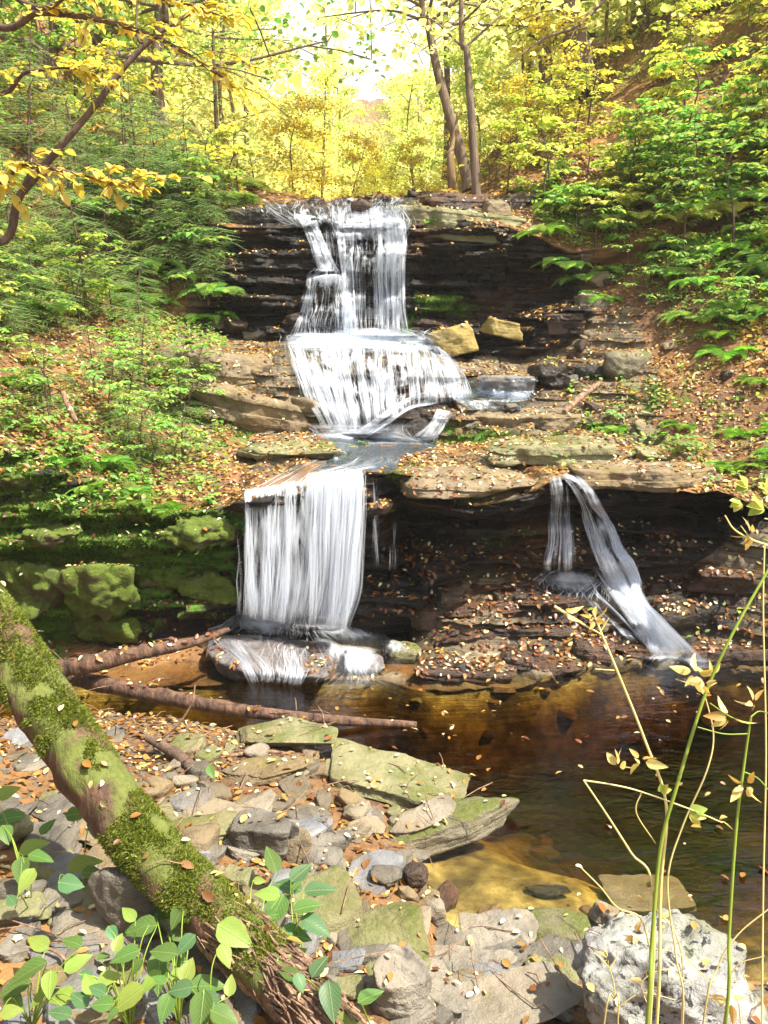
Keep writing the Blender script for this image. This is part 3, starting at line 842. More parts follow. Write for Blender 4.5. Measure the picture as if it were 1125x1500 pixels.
rockpix(888, 508, 948, 562, 'rock_moss', 'rounded green mossy boulder on the right bank path', 'boulder', False, .8, p=8)
rockpix(700, 545, 790, 585, 'rock_blue', 'wet bluish slab beside the middle fall', 'ledge_rock', True, .6)
rockpix(630, 474, 694, 522, 'rock_gold', 'cracked golden block at the right foot of the upper fall', 'rock_block', True, .6, ry=-.3, p=22, minh=.6).location.y -= .34
rockpix(706, 466, 752, 494, 'rock_gold', 'smaller golden block beside the dark upper cliff', 'rock_block', True, .6, ry=.2, p=22, minh=.6).location.y -= .15
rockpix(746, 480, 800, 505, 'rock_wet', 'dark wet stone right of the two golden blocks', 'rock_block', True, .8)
rockpix(605, 278, 765, 312, 'rock_brownwet', 'reddish slab under the thin tree at the right end of the crest', 'ledge_rock', True, .5, sub=6)
rockpix(560, 302, 790, 352, 'rock_olive', 'thick mossy capping slab right of the upper fall', 'ledge_rock', True, .4, ry=.1, sub=6)
rockpix(704, 290, 752, 320, 'rock_tan', 'small square tan block by the thin tree foot', 'rock_block', False, .8)
rockpix(335, 302, 420, 335, 'rock_wet', 'dark slab at the left end of the upper crest', 'ledge_rock', True, .5)
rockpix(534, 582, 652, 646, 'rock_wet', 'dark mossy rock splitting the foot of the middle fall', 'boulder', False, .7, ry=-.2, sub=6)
rockpix(352, 482, 395, 503, 'rock_grey', 'small grey stone at the left foot of the upper cliff', 'stone', False, .8)
rockpix(300, 462, 345, 492, 'rock_moss', 'small mossy stone left of the dark upper cliff', 'stone', False, .8)
rockpix(533, 452, 562, 494, 'rock_blue', 'grey stone between the strands of the upper fall', 'stone', False, .8)
rockpix(448, 404, 505, 440, 'rock_wet', 'wet ledge stone that splits the left strand of the upper fall', 'stone', True, .8, minh=.5)
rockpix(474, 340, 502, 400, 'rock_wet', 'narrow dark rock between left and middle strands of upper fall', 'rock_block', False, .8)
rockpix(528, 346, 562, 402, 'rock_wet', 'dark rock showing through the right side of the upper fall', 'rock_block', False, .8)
rockpix(846, 430, 905, 462, 'rock_moss', 'mossy ledge stone under the ferns right of the upper cliff', 'stone', True, .8)
rockpix(800, 455, 870, 492, 'rock_brownwet', 'leaf strewn brown ledge stone right of the golden blocks', 'stone', True, .8)
rockpix(855, 395, 905, 425, 'rock_tan', 'small tan boulder beneath the right bank fern', 'stone', False, .8)
BOULD = rockpix(286, 905, 500, 1022, 'rock_wetgrey', 'large wet grey boulder under the lower fall with water streaming over it', 'boulder', False, .75, sub=6, p=11, Y=4.55, minh=.45, ry=.08)
ROCK_S1 = rockpix(498, 948, 562, 992, 'rock_wetgrey', 'wet grey rock in the foam right of the big fall boulder', 'boulder', False, .8)
rockpix(562, 934, 612, 976, 'rock_olive', 'small round olive stone beside the leafy shore mound', 'stone', False, .9, p=7)
rockpix(425, 900, 500, 924, 'rock_wetgrey', 'dark flat rock under the falling water behind the boulder', 'stone', True, .8, Y=4.9)
RB = np.random.RandomState(77)
mound = [(612, 960, 760, 1003), (740, 950, 860, 992), (640, 905, 740, 950), (735, 900, 850, 940), (650, 870, 760, 905), (760, 862, 850, 900), (845, 930, 905, 975),
         (900, 935, 970, 966), (830, 885, 925, 935), (690, 840, 800, 868), (600, 880, 650, 930)]
mlab = ['low leaf strewn brown slab at the waterline left of the side cascade', 'brown waterline stone in the middle of the leafy mound', 'purple brown wet block on the left of the leafy mound',
        'wet brown block in the centre of the leafy mound', 'dark slab high on the left of the leafy mound', 'slab high on the leafy mound beside the side cascade', 'round stone beside the small hollow in the leafy mound',
        'light brown stone at the foot of the side cascade', 'big brown boulder that turns the side cascade', 'leafy ledge right under the overhang', 'dark wet block at the left edge of the leafy mound']
for b, l in zip(mound, mlab):
    rockpix(*b, 'rock_brownwet', l, 'mound_rock', True, .8, ry=RB.uniform(-.12, .12), rz=RB.uniform(-.3, .3), minh=.4)
rockpix(940, 845, 1100, 950, 'rock_wet', 'smooth black sloping rock right of the side cascade', 'boulder', False, .6, sub=6, p=8)
rockpix(1030, 810, 1180, 880, 'rock_brownwet', 'leaf covered dark rock at the right edge above the pool', 'boulder', True, .6, sub=6)
rockpix(1020, 925, 1140, 985, 'rock_brownwet', 'low wet slab at the right edge of the pool', 'boulder', True, .6)
lcl = [(18, 756, 130, 792), (95, 800, 205, 900), (10, 805, 100, 900), (150, 765, 215, 815), (225, 745, 345, 790), (190, 805, 300, 860), (-40, 672, 48, 716), (165, 700, 225, 760), (260, 820, 350, 880), (90, 880, 200, 935)]
llab = ['long flat mossy ledge block on the left cliff', 'bulging green mossy block in the middle of the left cliff', 'mossy block at the left edge below the long ledge', 'small bright green mossy lump on the left cliff',
        'mossy shelf just left of the lower fall lip', 'deep green mossy block left of the lower fall', 'square mossy stone at the left edge under the plants', 'green mossy knob hanging over the left cliff', 'dark mossy block beside the lower fall curtain', 'low mossy block behind the fallen log']
for b, l in zip(lcl, llab):
    o = rockpix(*b, 'rock_mossy', l, 'mossy_rock', False, .5, p=4.5, minh=.6, ry=RB.uniform(-.1, .1), lift=-.02, rough=.2)
    o.location.y -= (b[2] - b[0]) * .0011

# stones of the near shore
near = [
 (465, 1104, 676, 1184, 'rock_olive', 'broad flat topped olive block standing at the water edge', True, .6),
 (348, 1048, 482, 1102, 'rock_olive', 'low olive slab in dark water under the long wet log', True, .6),
 (318, 1108, 452, 1152, 'rock_tan', 'flat tan stone left of the olive block', True, .6),
 (318, 1178, 424, 1262, 'rock_grey', 'tilted grey slab speckled with small pale leaves', True, .7),
 (414, 1206, 438, 1258, 'rock_grey', 'narrow upright grey splinter beside the speckled slab', False, .7),
 (240, 1152, 312, 1204, 'rock_blue', 'blue grey speckled stone right beside the mossy log', False, .8),
 (250, 1195, 345, 1245, 'rock_olive', 'long olive stone wedged against the mossy log', True, .6),
 (440, 1240, 500, 1282, 'rock_grey', 'grey wedge stone left of the long mossy slab', False, .8),
 (543, 1270, 588, 1308, 'rock_grey', 'grey pebble sized stone left of the pair at the shallow pool', False, .8),
 (588, 1266, 630, 1310, 'rock_brownwet', 'brown upright stone at the edge of the shallow golden water', False, .8),
 (596, 1248, 628, 1270, 'rock_grey', 'small grey stone just above the upright brown one', False, .8),
 (498, 1330, 624, 1418, 'rock_olive', 'squat olive brown cobble at the corner of the golden shallows', False, .8),
 (688, 1338, 798, 1398, 'rock_pale', 'smooth pale stone on the near water edge', False, .8),
 (778, 1336, 874, 1388, 'rock_moss', 'mossy olive stone right of the smooth pale one', True, .8),
 (868, 1324, 922, 1380, 'rock_pale', 'upright pale stone between mossy stone and lichen boulder', False, .8),
 (634, 1394, 742, 1446, 'rock_pale', 'flat pale stone in the litter below the smooth pale one', True, .8),
 (540, 1402, 642, 1500, 'rock_pale', 'jagged pale angular stone at the bottom of the picture', False, .7),
 (636, 1432, 846, 1530, 'rock_pale', 'wide flat pale slab at the bottom beside the lichen boulder', True, .8),
 (900, 1284, 1032, 1356, 'rock_pale', 'flat pale slab behind the lichen boulder', True, .8),
 (1078, 1218, 1150, 1284, 'rock_pale', 'pale rounded stone at the right edge of the pool', False, .8),
 (862, 1226, 1022, 1258, 'rock_blue', 'thin blue grey slab lying in the shallow water', True, .8),
 (978, 1108, 1034, 1150, 'rock_pale', 'pale angular stone standing alone in the pool', False, .8),
 (1040, 1010, 1160, 1064, 'rock_olive', 'olive brown slab at the right edge behind the stalks', True, .8),
 (90, 1200, 172, 1248, 'rock_tan', 'tan square block left of the mossy log', False, .8),
 (62, 1258, 132, 1302, 'rock_blue', 'flat blue grey stone in the leaves below the tan block', True, .8),
 (28, 1302, 114, 1348, 'rock_pale', 'flat pale tan stone near the left edge', True, .8),
 (134, 1262, 226, 1392, 'rock_grey', 'big grey angular stone in the shade under the mossy log', False, .7),
 (62, 1340, 144, 1390, 'rock_pale', 'flat grey stone left of the big angular stone', True, .8),
 (-10, 1186, 38, 1248, 'rock_olive', 'olive stone cut by the left edge', False, .8),
 (420, 1186, 476, 1222, 'rock_grey', 'small grey stone above the upright splinter', False, .8),
 (1030, 1290, 1092, 1322, 'rock_brownwet', 'wet brown stone between boulder and right edge', True, .8),
 (930, 1262, 990, 1286, 'rock_blue', 'small dark stone in the shallows before the pale slab', True, .8),
 (774, 1298, 826, 1320, 'rock_wet', 'small black stone sticking out of the golden shallows', True, .8),
 (1040, 1238, 1084, 1268, 'rock_grey', 'grey stone left of the pale rounded one', False, .8),
]
for (x0, y0, x1, y1, mt, lab, sl, dr) in near:
    rockpix(x0, y0, x1, y1, mt, lab, 'flat_rock' if sl else 'stone', sl, dr, rz=RB.uniform(-.35, .35), ry=RB.uniform(-.12, .12), sub=6 if x1 - x0 > 100 else 5, p=16, npl=8, lift=.01)
LB = rockpix(800, 1284, 1150, 1600, 'rock_lichen', 'large white lichen covered boulder in the lower right corner', 'boulder', False, .7, sub=6, p=6, npl=16, rough=.12, Y=1.72)
a_, b_ = PZ(500, 1262, .03), PZ(752, 1176, .05)
rockspan(a_, b_, .2, .16, 'rock_moss', 'long narrow mossy slab slanting into the pool', 'flat_rock', sub=6, p=16)
rockspan(PZ(560, 1222, .1), PZ(680, 1176, .1), .15, .06, 'rock_pale', 'thin pale slab lying on the long mossy slab', 'flat_rock', p=16)

# loose stones of the bank, copies of eight shapes
protos = []
for k, mt in enumerate(['rock_grey', 'rock_pale', 'rock_tan', 'rock_blue', 'rock_grey', 'rock_tan', 'rock_pale', 'rock_olive', 'rock_brownwet', 'pool_stone', 'rock_wet']):
    V, Fc = rock_verts(500 + k, (1, .75, .42 if k % 2 else .6), 8, 14, k % 2 == 1, 4, .04)
    mb = MB(); mb.add(V, Fc); o = mb.build('river_stone' if mt == 'pool_stone' else 'stone', M[mt]); tag(o, 'x', 'rock', 'x'); protos.append((o, mt))
CN = {'rock_grey': 'grey', 'rock_pale': 'pale', 'rock_tan': 'tan', 'rock_blue': 'blue grey', 'rock_olive': 'olive', 'rock_brownwet': 'wet brown', 'pool_stone': 'amber brown', 'rock_wet': 'black wet'}
def loose(n, region, sz, ids, where, group, zmin=-9, zmax=99):
    k = 0
    while k < n:
        px = rs.uniform(region[0], region[2]); py = rs.uniform(region[1], region[3])
        h_, nn = hit(px, py); k += 1
        if h_ is None or h_[2] < zmin or h_[2] > zmax: continue
        o, mt = protos[ids[rs.randint(len(ids))]]
        s = rs.uniform(*sz) * (.6 + .8 * rs.rand() ** 3)
        place(o, h_ + np.array([0, 0, s * .12]), rs.uniform(0, 6.28), (s, s * rs.uniform(.7, 1.2), s * rs.uniform(.6, 1.2)), 'small %s stone %s' % (CN[mt], where), '%s stones %s' % (CN[mt], where), (rs.uniform(-.3, .3), rs.uniform(-.3, .3)))
loose(84, (200, 1090, 640, 1500), (.09, .22), [0, 1, 2, 3, 4, 5, 6, 7], 'lying in leaves on the near shore', '', .0)
loose(48, (0, 1080, 320, 1500), (.09, .22), [0, 2, 3, 4, 5, 6, 7], 'in the litter around the mossy log', '', .0)
slabp = []
for k, mt in enumerate(['rock_grey', 'rock_tan', 'rock_pale', 'rock_olive', 'rock_blue', 'rock_grey']):
    V, Fc = rock_verts(700 + k, (1, .7, .26), 10, 18, True, 5, .05)
    mb = MB(); mb.add(V, Fc); o = mb.build('flat_rock', M[mt]); tag(o, 'x', 'rock', 'x'); slabp.append((o, mt))
for q in range(110):
    reg = [(200, 1090, 640, 1330), (0, 1080, 260, 1500), (470, 1320, 860, 1500), (0, 1080, 640, 1500)][q % 4]
    h_, nn = hit(rs.uniform(reg[0], reg[2]), rs.uniform(reg[1], reg[3]))
    if h_ is None or h_[2] < .02: continue
    o, mt = slabp[rs.randint(6)]; z_ = rs.uniform(.1, .26)
    wh = ['on the stony shore by the mossy blocks', 'in the leaves around the mossy log', 'between pale rocks at the bottom', 'half buried in the near litter'][q % 4]
    place(o, h_ + np.array([0, 0, z_ * .06]), rs.uniform(0, 6.28), (z_, z_ * rs.uniform(.7, 1.3), z_ * rs.uniform(.7, 1.3)), 'flat %s slab %s' % (CN[mt], wh), 'flat %s slabs %s' % (CN[mt], wh), (rs.uniform(-.22, .22), rs.uniform(-.22, .22)))
loose(26, (560, 1380, 900, 1500), (.05, .11), [0, 1, 3, 6], 'between pale slabs at the bottom', '', .0)
loose(24, (900, 1180, 1125, 1420), (.06, .14), [0, 1, 3, 8], 'in the shallows at the right', '')
loose(34, (600, 990, 1125, 1340), (.07, .16), [9, 9, 8, 7], 'under the amber pool water', '', -9, 0)
loose(22, (600, 850, 1000, 995), (.06, .14), [8, 8, 10, 2], 'on the leafy mound below the overhang', '')
loose(18, (250, 500, 500, 690), (.1, .22), [8, 2, 4, 7], 'on the left slabs beside the middle fall', '')
loose(18, (640, 530, 1000, 700), (.1, .24), [8, 2, 4, 7], 'on the right ledges beside the middle fall', '')
loose(12, (800, 380, 1100, 560), (.12, .26), [8, 2, 7], 'on the leafy right slope', '')
loose(9, (380, 285, 620, 325), (.12, .25), [10, 8], 'in the water on the upper crest', '')
loose(6, (300, 455, 440, 500), (.12, .25), [10, 8, 7], 'at the foot of the dark left cliff', '')

# ------------------------------------------------------------------ waterfalls
bpy.context.view_layer.update()
_hit0 = hit
def hit(px, py, objs=None):
    best, bn = _hit0(px, py)
    d = ray(px, py); L = np.linalg.norm(d); d = d / L
    bd = np.linalg.norm(best - CAM) if best is not None else 1e9
    for o in (objs if objs is not None else SOLID):
        ok, loc, nor, idx = o.ray_cast(Vector(CAM) - o.location, Vector(d))
        if ok:
            l = np.array(loc + o.location); k = np.linalg.norm(l - CAM)
            if k < bd: best, bn, bd = l, np.array(nor), k
    return best, bn
SOLID = list(ROCKS)

fall([dict(rows=[(385, 292, 612, 288), (392, 305, 606, 300), (405, 318, 602, 316), (430, 332, 600, 330)], sheets=[('fall_thin', .0)], strands=170, w=.007, drift=.3, off=.03, fb=.02),
      dict(rows=[(428, 312, 462, 316), (442, 332, 466, 330), (455, 360, 478, 358), (466, 402, 492, 398)], sheets=[('fall_dense', .0), ('fall_mid', .02)], strands=110, w=.007, off=.05, edge=.3),
      dict(rows=[(462, 392, 492, 390), (450, 404, 502, 402), (448, 420, 508, 420)], sheets=[('splash', .02)], strands=90, w=.007, off=.07, edge=.35, ft=.3, fb=.3),
      dict(rows=[(450, 402, 506, 400), (447, 425, 512, 420), (440, 460, 518, 455), (432, 497, 524, 496)], sheets=[('fall_thin', .0)], strands=300, w=.0055, off=.06, drift=.3, edge=.2, ft=.08, spread=.07),
      dict(rows=[(490, 330, 520, 326), (496, 355, 518, 355), (500, 400, 517, 400), (500, 495, 522, 495)], sheets=[('fall_mid', .0), ('fall_mid', .03)], strands=170, w=.006, off=.06, edge=.25, ft=.1),
      dict(rows=[(470, 335, 600, 335), (472, 400, 600, 400), (470, 497, 604, 497)], sheets=[('fall_thin', .0)], strands=140, w=.004, off=.05, edge=.25, ft=.1),
      dict(rows=[(515, 345, 552, 345), (516, 400, 552, 400), (516, 470, 552, 470)], sheets=[], strands=34, w=.004, off=.05),
      dict(rows=[(545, 322, 590, 322), (548, 345, 596, 345), (549, 400, 592, 400), (550, 500, 598, 500)], sheets=[('fall_mid', .0), ('fall_thin', .03)], strands=290, w=.006, off=.06, edge=.2, spread=.06, ft=.08),
      dict(rows=[(492, 300, 585, 300), (486, 318, 592, 318), (490, 338, 597, 338), (494, 352, 596, 352)], sheets=[('fall_dense', .0), ('fall_mid', .02)], strands=180, w=.008, off=.05, ft=.3, fb=.35, edge=.15),
      dict(rows=[(465, 300, 500, 300), (462, 318, 505, 318), (470, 330, 505, 330)], sheets=[('fall_thin', .0)], strands=50, w=.006, off=.04, ft=.3, fb=.3, edge=.2),
      dict(rows=[(425, 480, 625, 480), (415, 494, 635, 494), (410, 510, 645, 512)], sheets=[('splash', .0), ('splash', .05)], strands=100, w=.007, off=.09, ft=.4, fb=.4, edge=.2, drift=1)],
     'upper tier of the falls dropping in thin strands down the dark cliff')
fall([dict(rows=[(418, 494, 532, 492), (426, 520, 530, 520), (442, 565, 534, 565), (474, 626, 540, 632)], sheets=[('fall_mid', .0), ('fall_thin', .05)], strands=420, w=.0065, off=.05, edge=.12, spread=.06, drift=.2),
      dict(rows=[(520, 492, 604, 494), (522, 525, 610, 520), (526, 565, 614, 555), (534, 632, 616, 596)], sheets=[('fall_mid', .0)], strands=330, w=.0065, off=.05, edge=.12, spread=.06, drift=.2),
      dict(rows=[(594, 494, 646, 508), (604, 515, 664, 522), (608, 548, 680, 548), (610, 598, 694, 582)], sheets=[('fall_mid', .0)], strands=270, w=.0065, off=.05, edge=.15, spread=.06, drift=.2),
      dict(rows=[(428, 488, 628, 490), (420, 500, 638, 502), (428, 515, 652, 518)], sheets=[('fall_dense', .04), ('foam', .06)], strands=160, w=.009, off=.05, ft=.3, fb=.5, edge=.15),
      dict(rows=[(650, 565, 640, 590), (600, 580, 600, 600), (560, 605, 568, 622), (520, 632, 540, 640)], sheets=[('fall_dense', .02)], strands=90, w=.007, off=.06, ft=.2),
      dict(rows=[(640, 598, 662, 602), (628, 620, 650, 624), (606, 640, 636, 646)], sheets=[('fall_dense', .02)], strands=80, w=.006, off=.04),
      dict(rows=[(450, 618, 600, 618), (455, 634, 600, 636), (490, 650, 640, 652)], sheets=[('splash', .0), ('foam', .01)], strands=60, w=.006, off=.03, ft=.3, fb=.3, edge=.35, dens=.7)],
     'middle tier of the falls spreading like a fan over a rounded step')
fall([dict(rows=[(470, 668, 585, 664), (440, 680, 585, 676), (395, 702, 532, 688), (362, 722, 528, 696)], sheets=[('fall_thin', .0)], strands=90, w=.004, off=.03, ft=.4, dens=.6, fb=.02, drift=.2),
      dict(rows=[(358, 716, 528, 688, 5.12), (356, 736, 530, 706, 5.04), (356, 800, 528, 780, 4.99), (358, 860, 520, 860, 4.97), (360, 902, 500, 924, 4.97)], free=True, sheets=[('fall_mid', .0), ('fall_mid', .05)], strands=1300, w=.007, spread=.08, ny=60, nx=50, full=False, edge=.03, ft=.01, fb=.12),
      dict(rows=[(455, 690, 528, 686, 5.08), (455, 706, 530, 704, 5.0), (452, 800, 522, 790, 4.95), (450, 915, 512, 925, 4.93)], free=True, sheets=[('fall_mid', .0)], strands=330, w=.008, spread=.06, ft=.01),
      dict(rows=[(350, 895, 430, 898), (330, 912, 445, 920), (325, 930, 450, 948), (350, 962, 440, 975), (372, 995, 432, 1003), (382, 1026, 428, 1030)], sheets=[('fall_thin', .0)], strands=330, w=.0045, off=.02, drift=.7, edge=.4, ft=.15, core=.28, warp=.09),
      dict(rows=[(345, 880, 440, 885), (345, 902, 440, 908), (352, 930, 425, 935)], sheets=[('splash', .03), ('splash', .06)], strands=120, w=.007, off=.05, edge=.45, ft=.4, fb=.5, drift=1.0, core=.2),
      dict(rows=[(440, 905, 540, 920), (448, 925, 570, 938), (470, 948, 562, 962), (488, 975, 550, 985), (470, 1004, 570, 1004)], sheets=[('splash', .0), ('fall_thin', .04)], strands=160, w=.006, off=.05, edge=.35, ft=.3, fb=.3, drift=1.0),
      dict(rows=[(520, 925, 575, 930), (540, 940, 590, 942), (550, 955, 600, 955)], sheets=[('foam', .0)], strands=50, w=.007, off=.03, edge=.4, ft=.3, fb=.3, drift=1.0)],
     'lower curtain of the falls dropping over the ledge onto a grey boulder')
fall([dict(rows=[(543, 694, 560, 694, 5.2), (544, 750, 562, 750, 5.17), (546, 830, 562, 830, 5.17)], free=True, sheets=[('fall_thin', .0)], strands=16, w=.003, nx=6, ft=.02),
      dict(rows=[(566, 760, 582, 760, 5.2), (566, 800, 582, 800, 5.2), (566, 836, 580, 836, 5.2)], free=True, sheets=[], strands=12, w=.0025, nx=6)],
     'thin dripping trickles beside the lower curtain')
fall([dict(rows=[(806, 694, 836, 698), (807, 720, 838, 716), (804, 770, 838, 770), (802, 840, 838, 840)], sheets=[('fall_thin', .0)], strands=190, w=.0045, off=.05, ft=.05, edge=.25, spread=.05, drift=.2),
      dict(rows=[(818, 692, 850, 696), (838, 716, 872, 722), (860, 762, 896, 762), (878, 812, 916, 806), (902, 860, 936, 852), (932, 912, 966, 904), (968, 960, 1025, 966)], sheets=[('fall_thin', .0), ('fall_mid', .03)], strands=850, w=.0055, off=.05, ny=80, edge=.45, drift=.6, spread=.1, core=.24, warp=.1),
      dict(rows=[(865, 830, 900, 822), (895, 872, 935, 860), (925, 915, 962, 905), (955, 958, 1010, 955)], sheets=[('fall_dense', .05), ('splash', .06)], strands=200, w=.007, off=.06, ny=50, edge=.45, ft=.3, fb=.2, core=.2),
      dict(rows=[(800, 832, 880, 836), (795, 850, 890, 852), (810, 872, 880, 880)], sheets=[('splash', .0)], strands=60, w=.006, off=.03, edge=.4, ft=.4, fb=.5, dens=.6, drift=1),
      dict(rows=[(838, 845, 862, 845), (850, 870, 880, 870), (880, 900, 910, 900), (920, 940, 950, 945)], sheets=[('fall_thin', .0)], strands=60, w=.004, off=.03, edge=.3, ft=.2),
      dict(rows=[(940, 955, 1035, 958), (930, 968, 1050, 970), (950, 980, 1030, 980)], sheets=[('splash', .0)], strands=40, w=.006, off=.02, edge=.4, ft=.4, fb=.5, drift=1)],
     'slender side cascade fanning down the rocks at the right')
fall([dict(rows=[(430, 1000, 560, 990), (410, 1015, 600, 1000), (400, 1032, 600, 1020)], sheets=[('foam', .0)], strands=40, w=.006, off=.012, edge=.35, ft=.35, fb=.5, dens=.8, drift=.6),
      dict(rows=[(555, 975, 600, 985), (520, 1000, 610, 1003)], sheets=[('foam', .0)], strands=20, w=.006, off=.012, edge=.35, ft=.35, fb=.5, dens=.7)],
     'white foam drifting on the pool at the foot of the boulder')
# shallow stream sheets on the ledges
def stream(rows, label):
    G = wsurf(rows, .012, 40, 20)
    mb = MB(); mb.add(G, grid_faces(20, 40)); tag(mb.build('stream_water', M['water_shallow']), label, kind='structure')
t = NT('water_shallow')
nb = t.bump(t.noise(22, 4, .6, t.pos((1, 1, 1)), .6), .6, .03)
lw = t.math('ADD', t.math('MULTIPLY', t.n('ShaderNodeFresnel', {'IOR': 1.33, 'Normal': nb}).outputs[0], 1.4), .05, True)
M['water_shallow'] = t.done(t.n('ShaderNodeMixShader', {0: lw, 1: t.n('ShaderNodeBsdfTransparent', {'Color': (.85, .87, .9)}).outputs[0], 2: t.n('ShaderNodeBsdfGlossy', {'Color': (.5, .55, .6), 'Roughness': .07, 'Normal': nb}).outputs[0]}).outputs[0])
stream([(470, 636, 630, 642), (490, 650, 640, 655), (490, 668, 590, 668), (455, 690, 580, 690)], 'shallow stream running over the ledge to the lower fall')
stream([(650, 560, 790, 552), (660, 580, 780, 585), (690, 600, 760, 600)], 'shallow run of water right of the middle fall')
hit = _hit0

# ------------------------------------------------------------------ logs
def logm(name, pts, rad, mat, label, cat='log', n=20, rough=.16, seed=3, moss=None):
    p = bez(pts, 14); r = np.interp(np.linspace(0, 1, len(p)), np.linspace(0, 1, len(rad)), rad)
    mb = MB(); tube(mb, p, r, n, 0, rough, seed)
    o = mb.build(name, M[mat]); tag(o, label, cat)
    return o, p, r
def PD(px, py, dep): return CAM + ray(px, py) * dep
pts = [(-3.5, 2.75, 2.25), PD(-160, 745, 2.9), PD(-40, 880, 2.75), PD(52, 1012, 2.62), PD(125, 1122, 2.55), PD(205, 1228, 2.45), PD(290, 1318, 2.32), PD(385, 1405, 2.2), PD(460, 1480, 2.05), PD(550, 1580, 1.95)]
log_t = thing('fallen_log', 'thick green mossy log leaning across the lower left foreground', 'log')
p = bez(pts, 16); r = np.interp(np.linspace(0, 1, len(p)), np.linspace(0, 1, 10), [.1, .1, .098, .096, .094, .09, .085, .078, .07, .062])
mb = MB(); tube(mb, p, r, 40, 0, .22, 3)
trunk = mb.build('trunk', M['bark_moss'], log_t)
# moss pile and bark shreds on the log
mb = MB(); N = 95000
k = rs.randint(20, int(len(p) * .80), N); th = rs.uniform(0, 6.283, N)
tt = np.gradient(p, axis=0); tt /= np.linalg.norm(tt, axis=1)[:, None]
a = np.cross(tt, [0, 0, 1]); a /= np.linalg.norm(a, axis=1)[:, None]; b = np.cross(a, tt)
f_ = rs.rand(N)[:, None]; c = p[k] * (1 - f_) + p[np.minimum(k + 1, len(p) - 1)] * f_
ring = np.cos(th)[:, None] * a[k] + np.sin(th)[:, None] * b[k]
q = c + ring * r[k][:, None] * .98
mk = (fbm(q * 6, 4, 12) + .3 * ring[:, 2] - .02) > .02
q, ring = q[mk], ring[mk]
dd = ring + .8 * rdir(len(q)); 
scatter(mb, leaf_template('needle'), q, dd, rdir(len(q)), rs.uniform(.007, .018, len(q)), width=1.9)
M['mossleaf'] = leaf_mat('moss_leaf', [(.05, .08, .01), (.14, .18, .02), (.27, .29, .04), (.1, .13, .015)], .3)
tag(mb.build('moss', M['mossleaf'], log_t), kind='stuff')
mb = MB()
for _ in range(420):
    kk = rs.randint(int(len(p) * .70), len(p) - 12); t0 = rs.uniform(0, 6.28); L_ = rs.randint(3, 9)
    idx = np.arange(kk, min(kk + L_, len(p)))
    ang = t0 + np.linspace(0, rs.uniform(-.3, .3), len(idx))
    rr = np.cos(ang)[:, None] * a[idx] + np.sin(ang)[:, None] * b[idx]
    pp = p[idx] + rr * (r[idx] * 1.02)[:, None] + rr * (np.linspace(0, rs.uniform(.0, .012), len(idx)))[:, None]
    if len(pp) > 2: tube(mb, pp, rs.uniform(.0015, .005), 4, 0)
mb.build('bark_shreds', M['deadwood'], log_t)
# fungi-like pale leaves resting on the log are part of the litter below
logm('driftwood_log', [PZ(60, 985, .22), PZ(130, 972, .26), PZ(210, 955, .3), PZ(285, 940, .3), PZ(335, 922, .32)], [.06, .055, .045, .03, .015], 'deadwet', 'flat weathered log propped against the boulder left of the falls', rough=.3)
logm('driftwood_log', [PZ(90, 990, .1), PZ(170, 1006, .12), PZ(260, 1024, .1), PZ(350, 1040, .08), PZ(450, 1052, .06), PZ(610, 1062, .0)], [.045, .05, .045, .036, .032, .02], 'deadwet', 'long reddish wet log lying low across the dark pool', rough=.22, seed=9)
logm('stick', [PZ(215, 1080, .25), PZ(265, 1110, .2), PZ(300, 1150, .18), PZ(325, 1175, .2)], [.02, .03, .028, .015], 'twig', 'dark knobbly stick beside the mossy log', 'stick', n=10)
logm('stick', [PZ(290, 1118, .12), PZ(350, 1105, .14), PZ(410, 1102, .12), PZ(455, 1118, .1)], [.008, .01, .008, .004], 'deadwood', 'thin pale stick above the flat tan stone', 'stick', n=8)
logm('stick', [PD(232, 1085, 3.9), PD(262, 1060, 3.9), PD(281, 1030, 3.9), PD(286, 1003, 3.95)], [.006, .006, .005, .003], 'deadwood', 'bare curved twig rising before the long wet log', 'stick', n=6)
logm('stick', [PD(92, 575, 5.6), PD(100, 595, 5.55), PD(112, 618, 5.5)], [.02, .02, .018], 'deadwood', 'short broken pale stick on the left bank', 'stick', n=8)
logm('stick', [P(826, 604, 6.3), P(850, 582, 6.6), P(880, 560, 6.9)], [.02, .03, .02], 'deadwood', 'dead branch lying on the right ledge', 'stick', n=8)
for (x0, y0, x1, y1, lb) in ((620, 1196, 700, 1180, 'dark twig in the water beyond the mossy slab'), (700, 1420, 760, 1460, 'thin twig among the leaves at the bottom'), (40, 1400, 130, 1460, 'pale twig in the litter at lower left'), (150, 1440, 240, 1400, 'thin pale twig under the seedlings')):
    h1, _ = hit(x0, y0); h2, _ = hit(x1, y1)
    if h1 is not None and h2 is not None:
        logm('stick', [h1 + [0, 0, .03], (h1 + h2) / 2 + [0, .02, .06], h2 + [0, 0, .02]], [.004, .005, .003], 'deadwood', lb, 'stick', n=6)

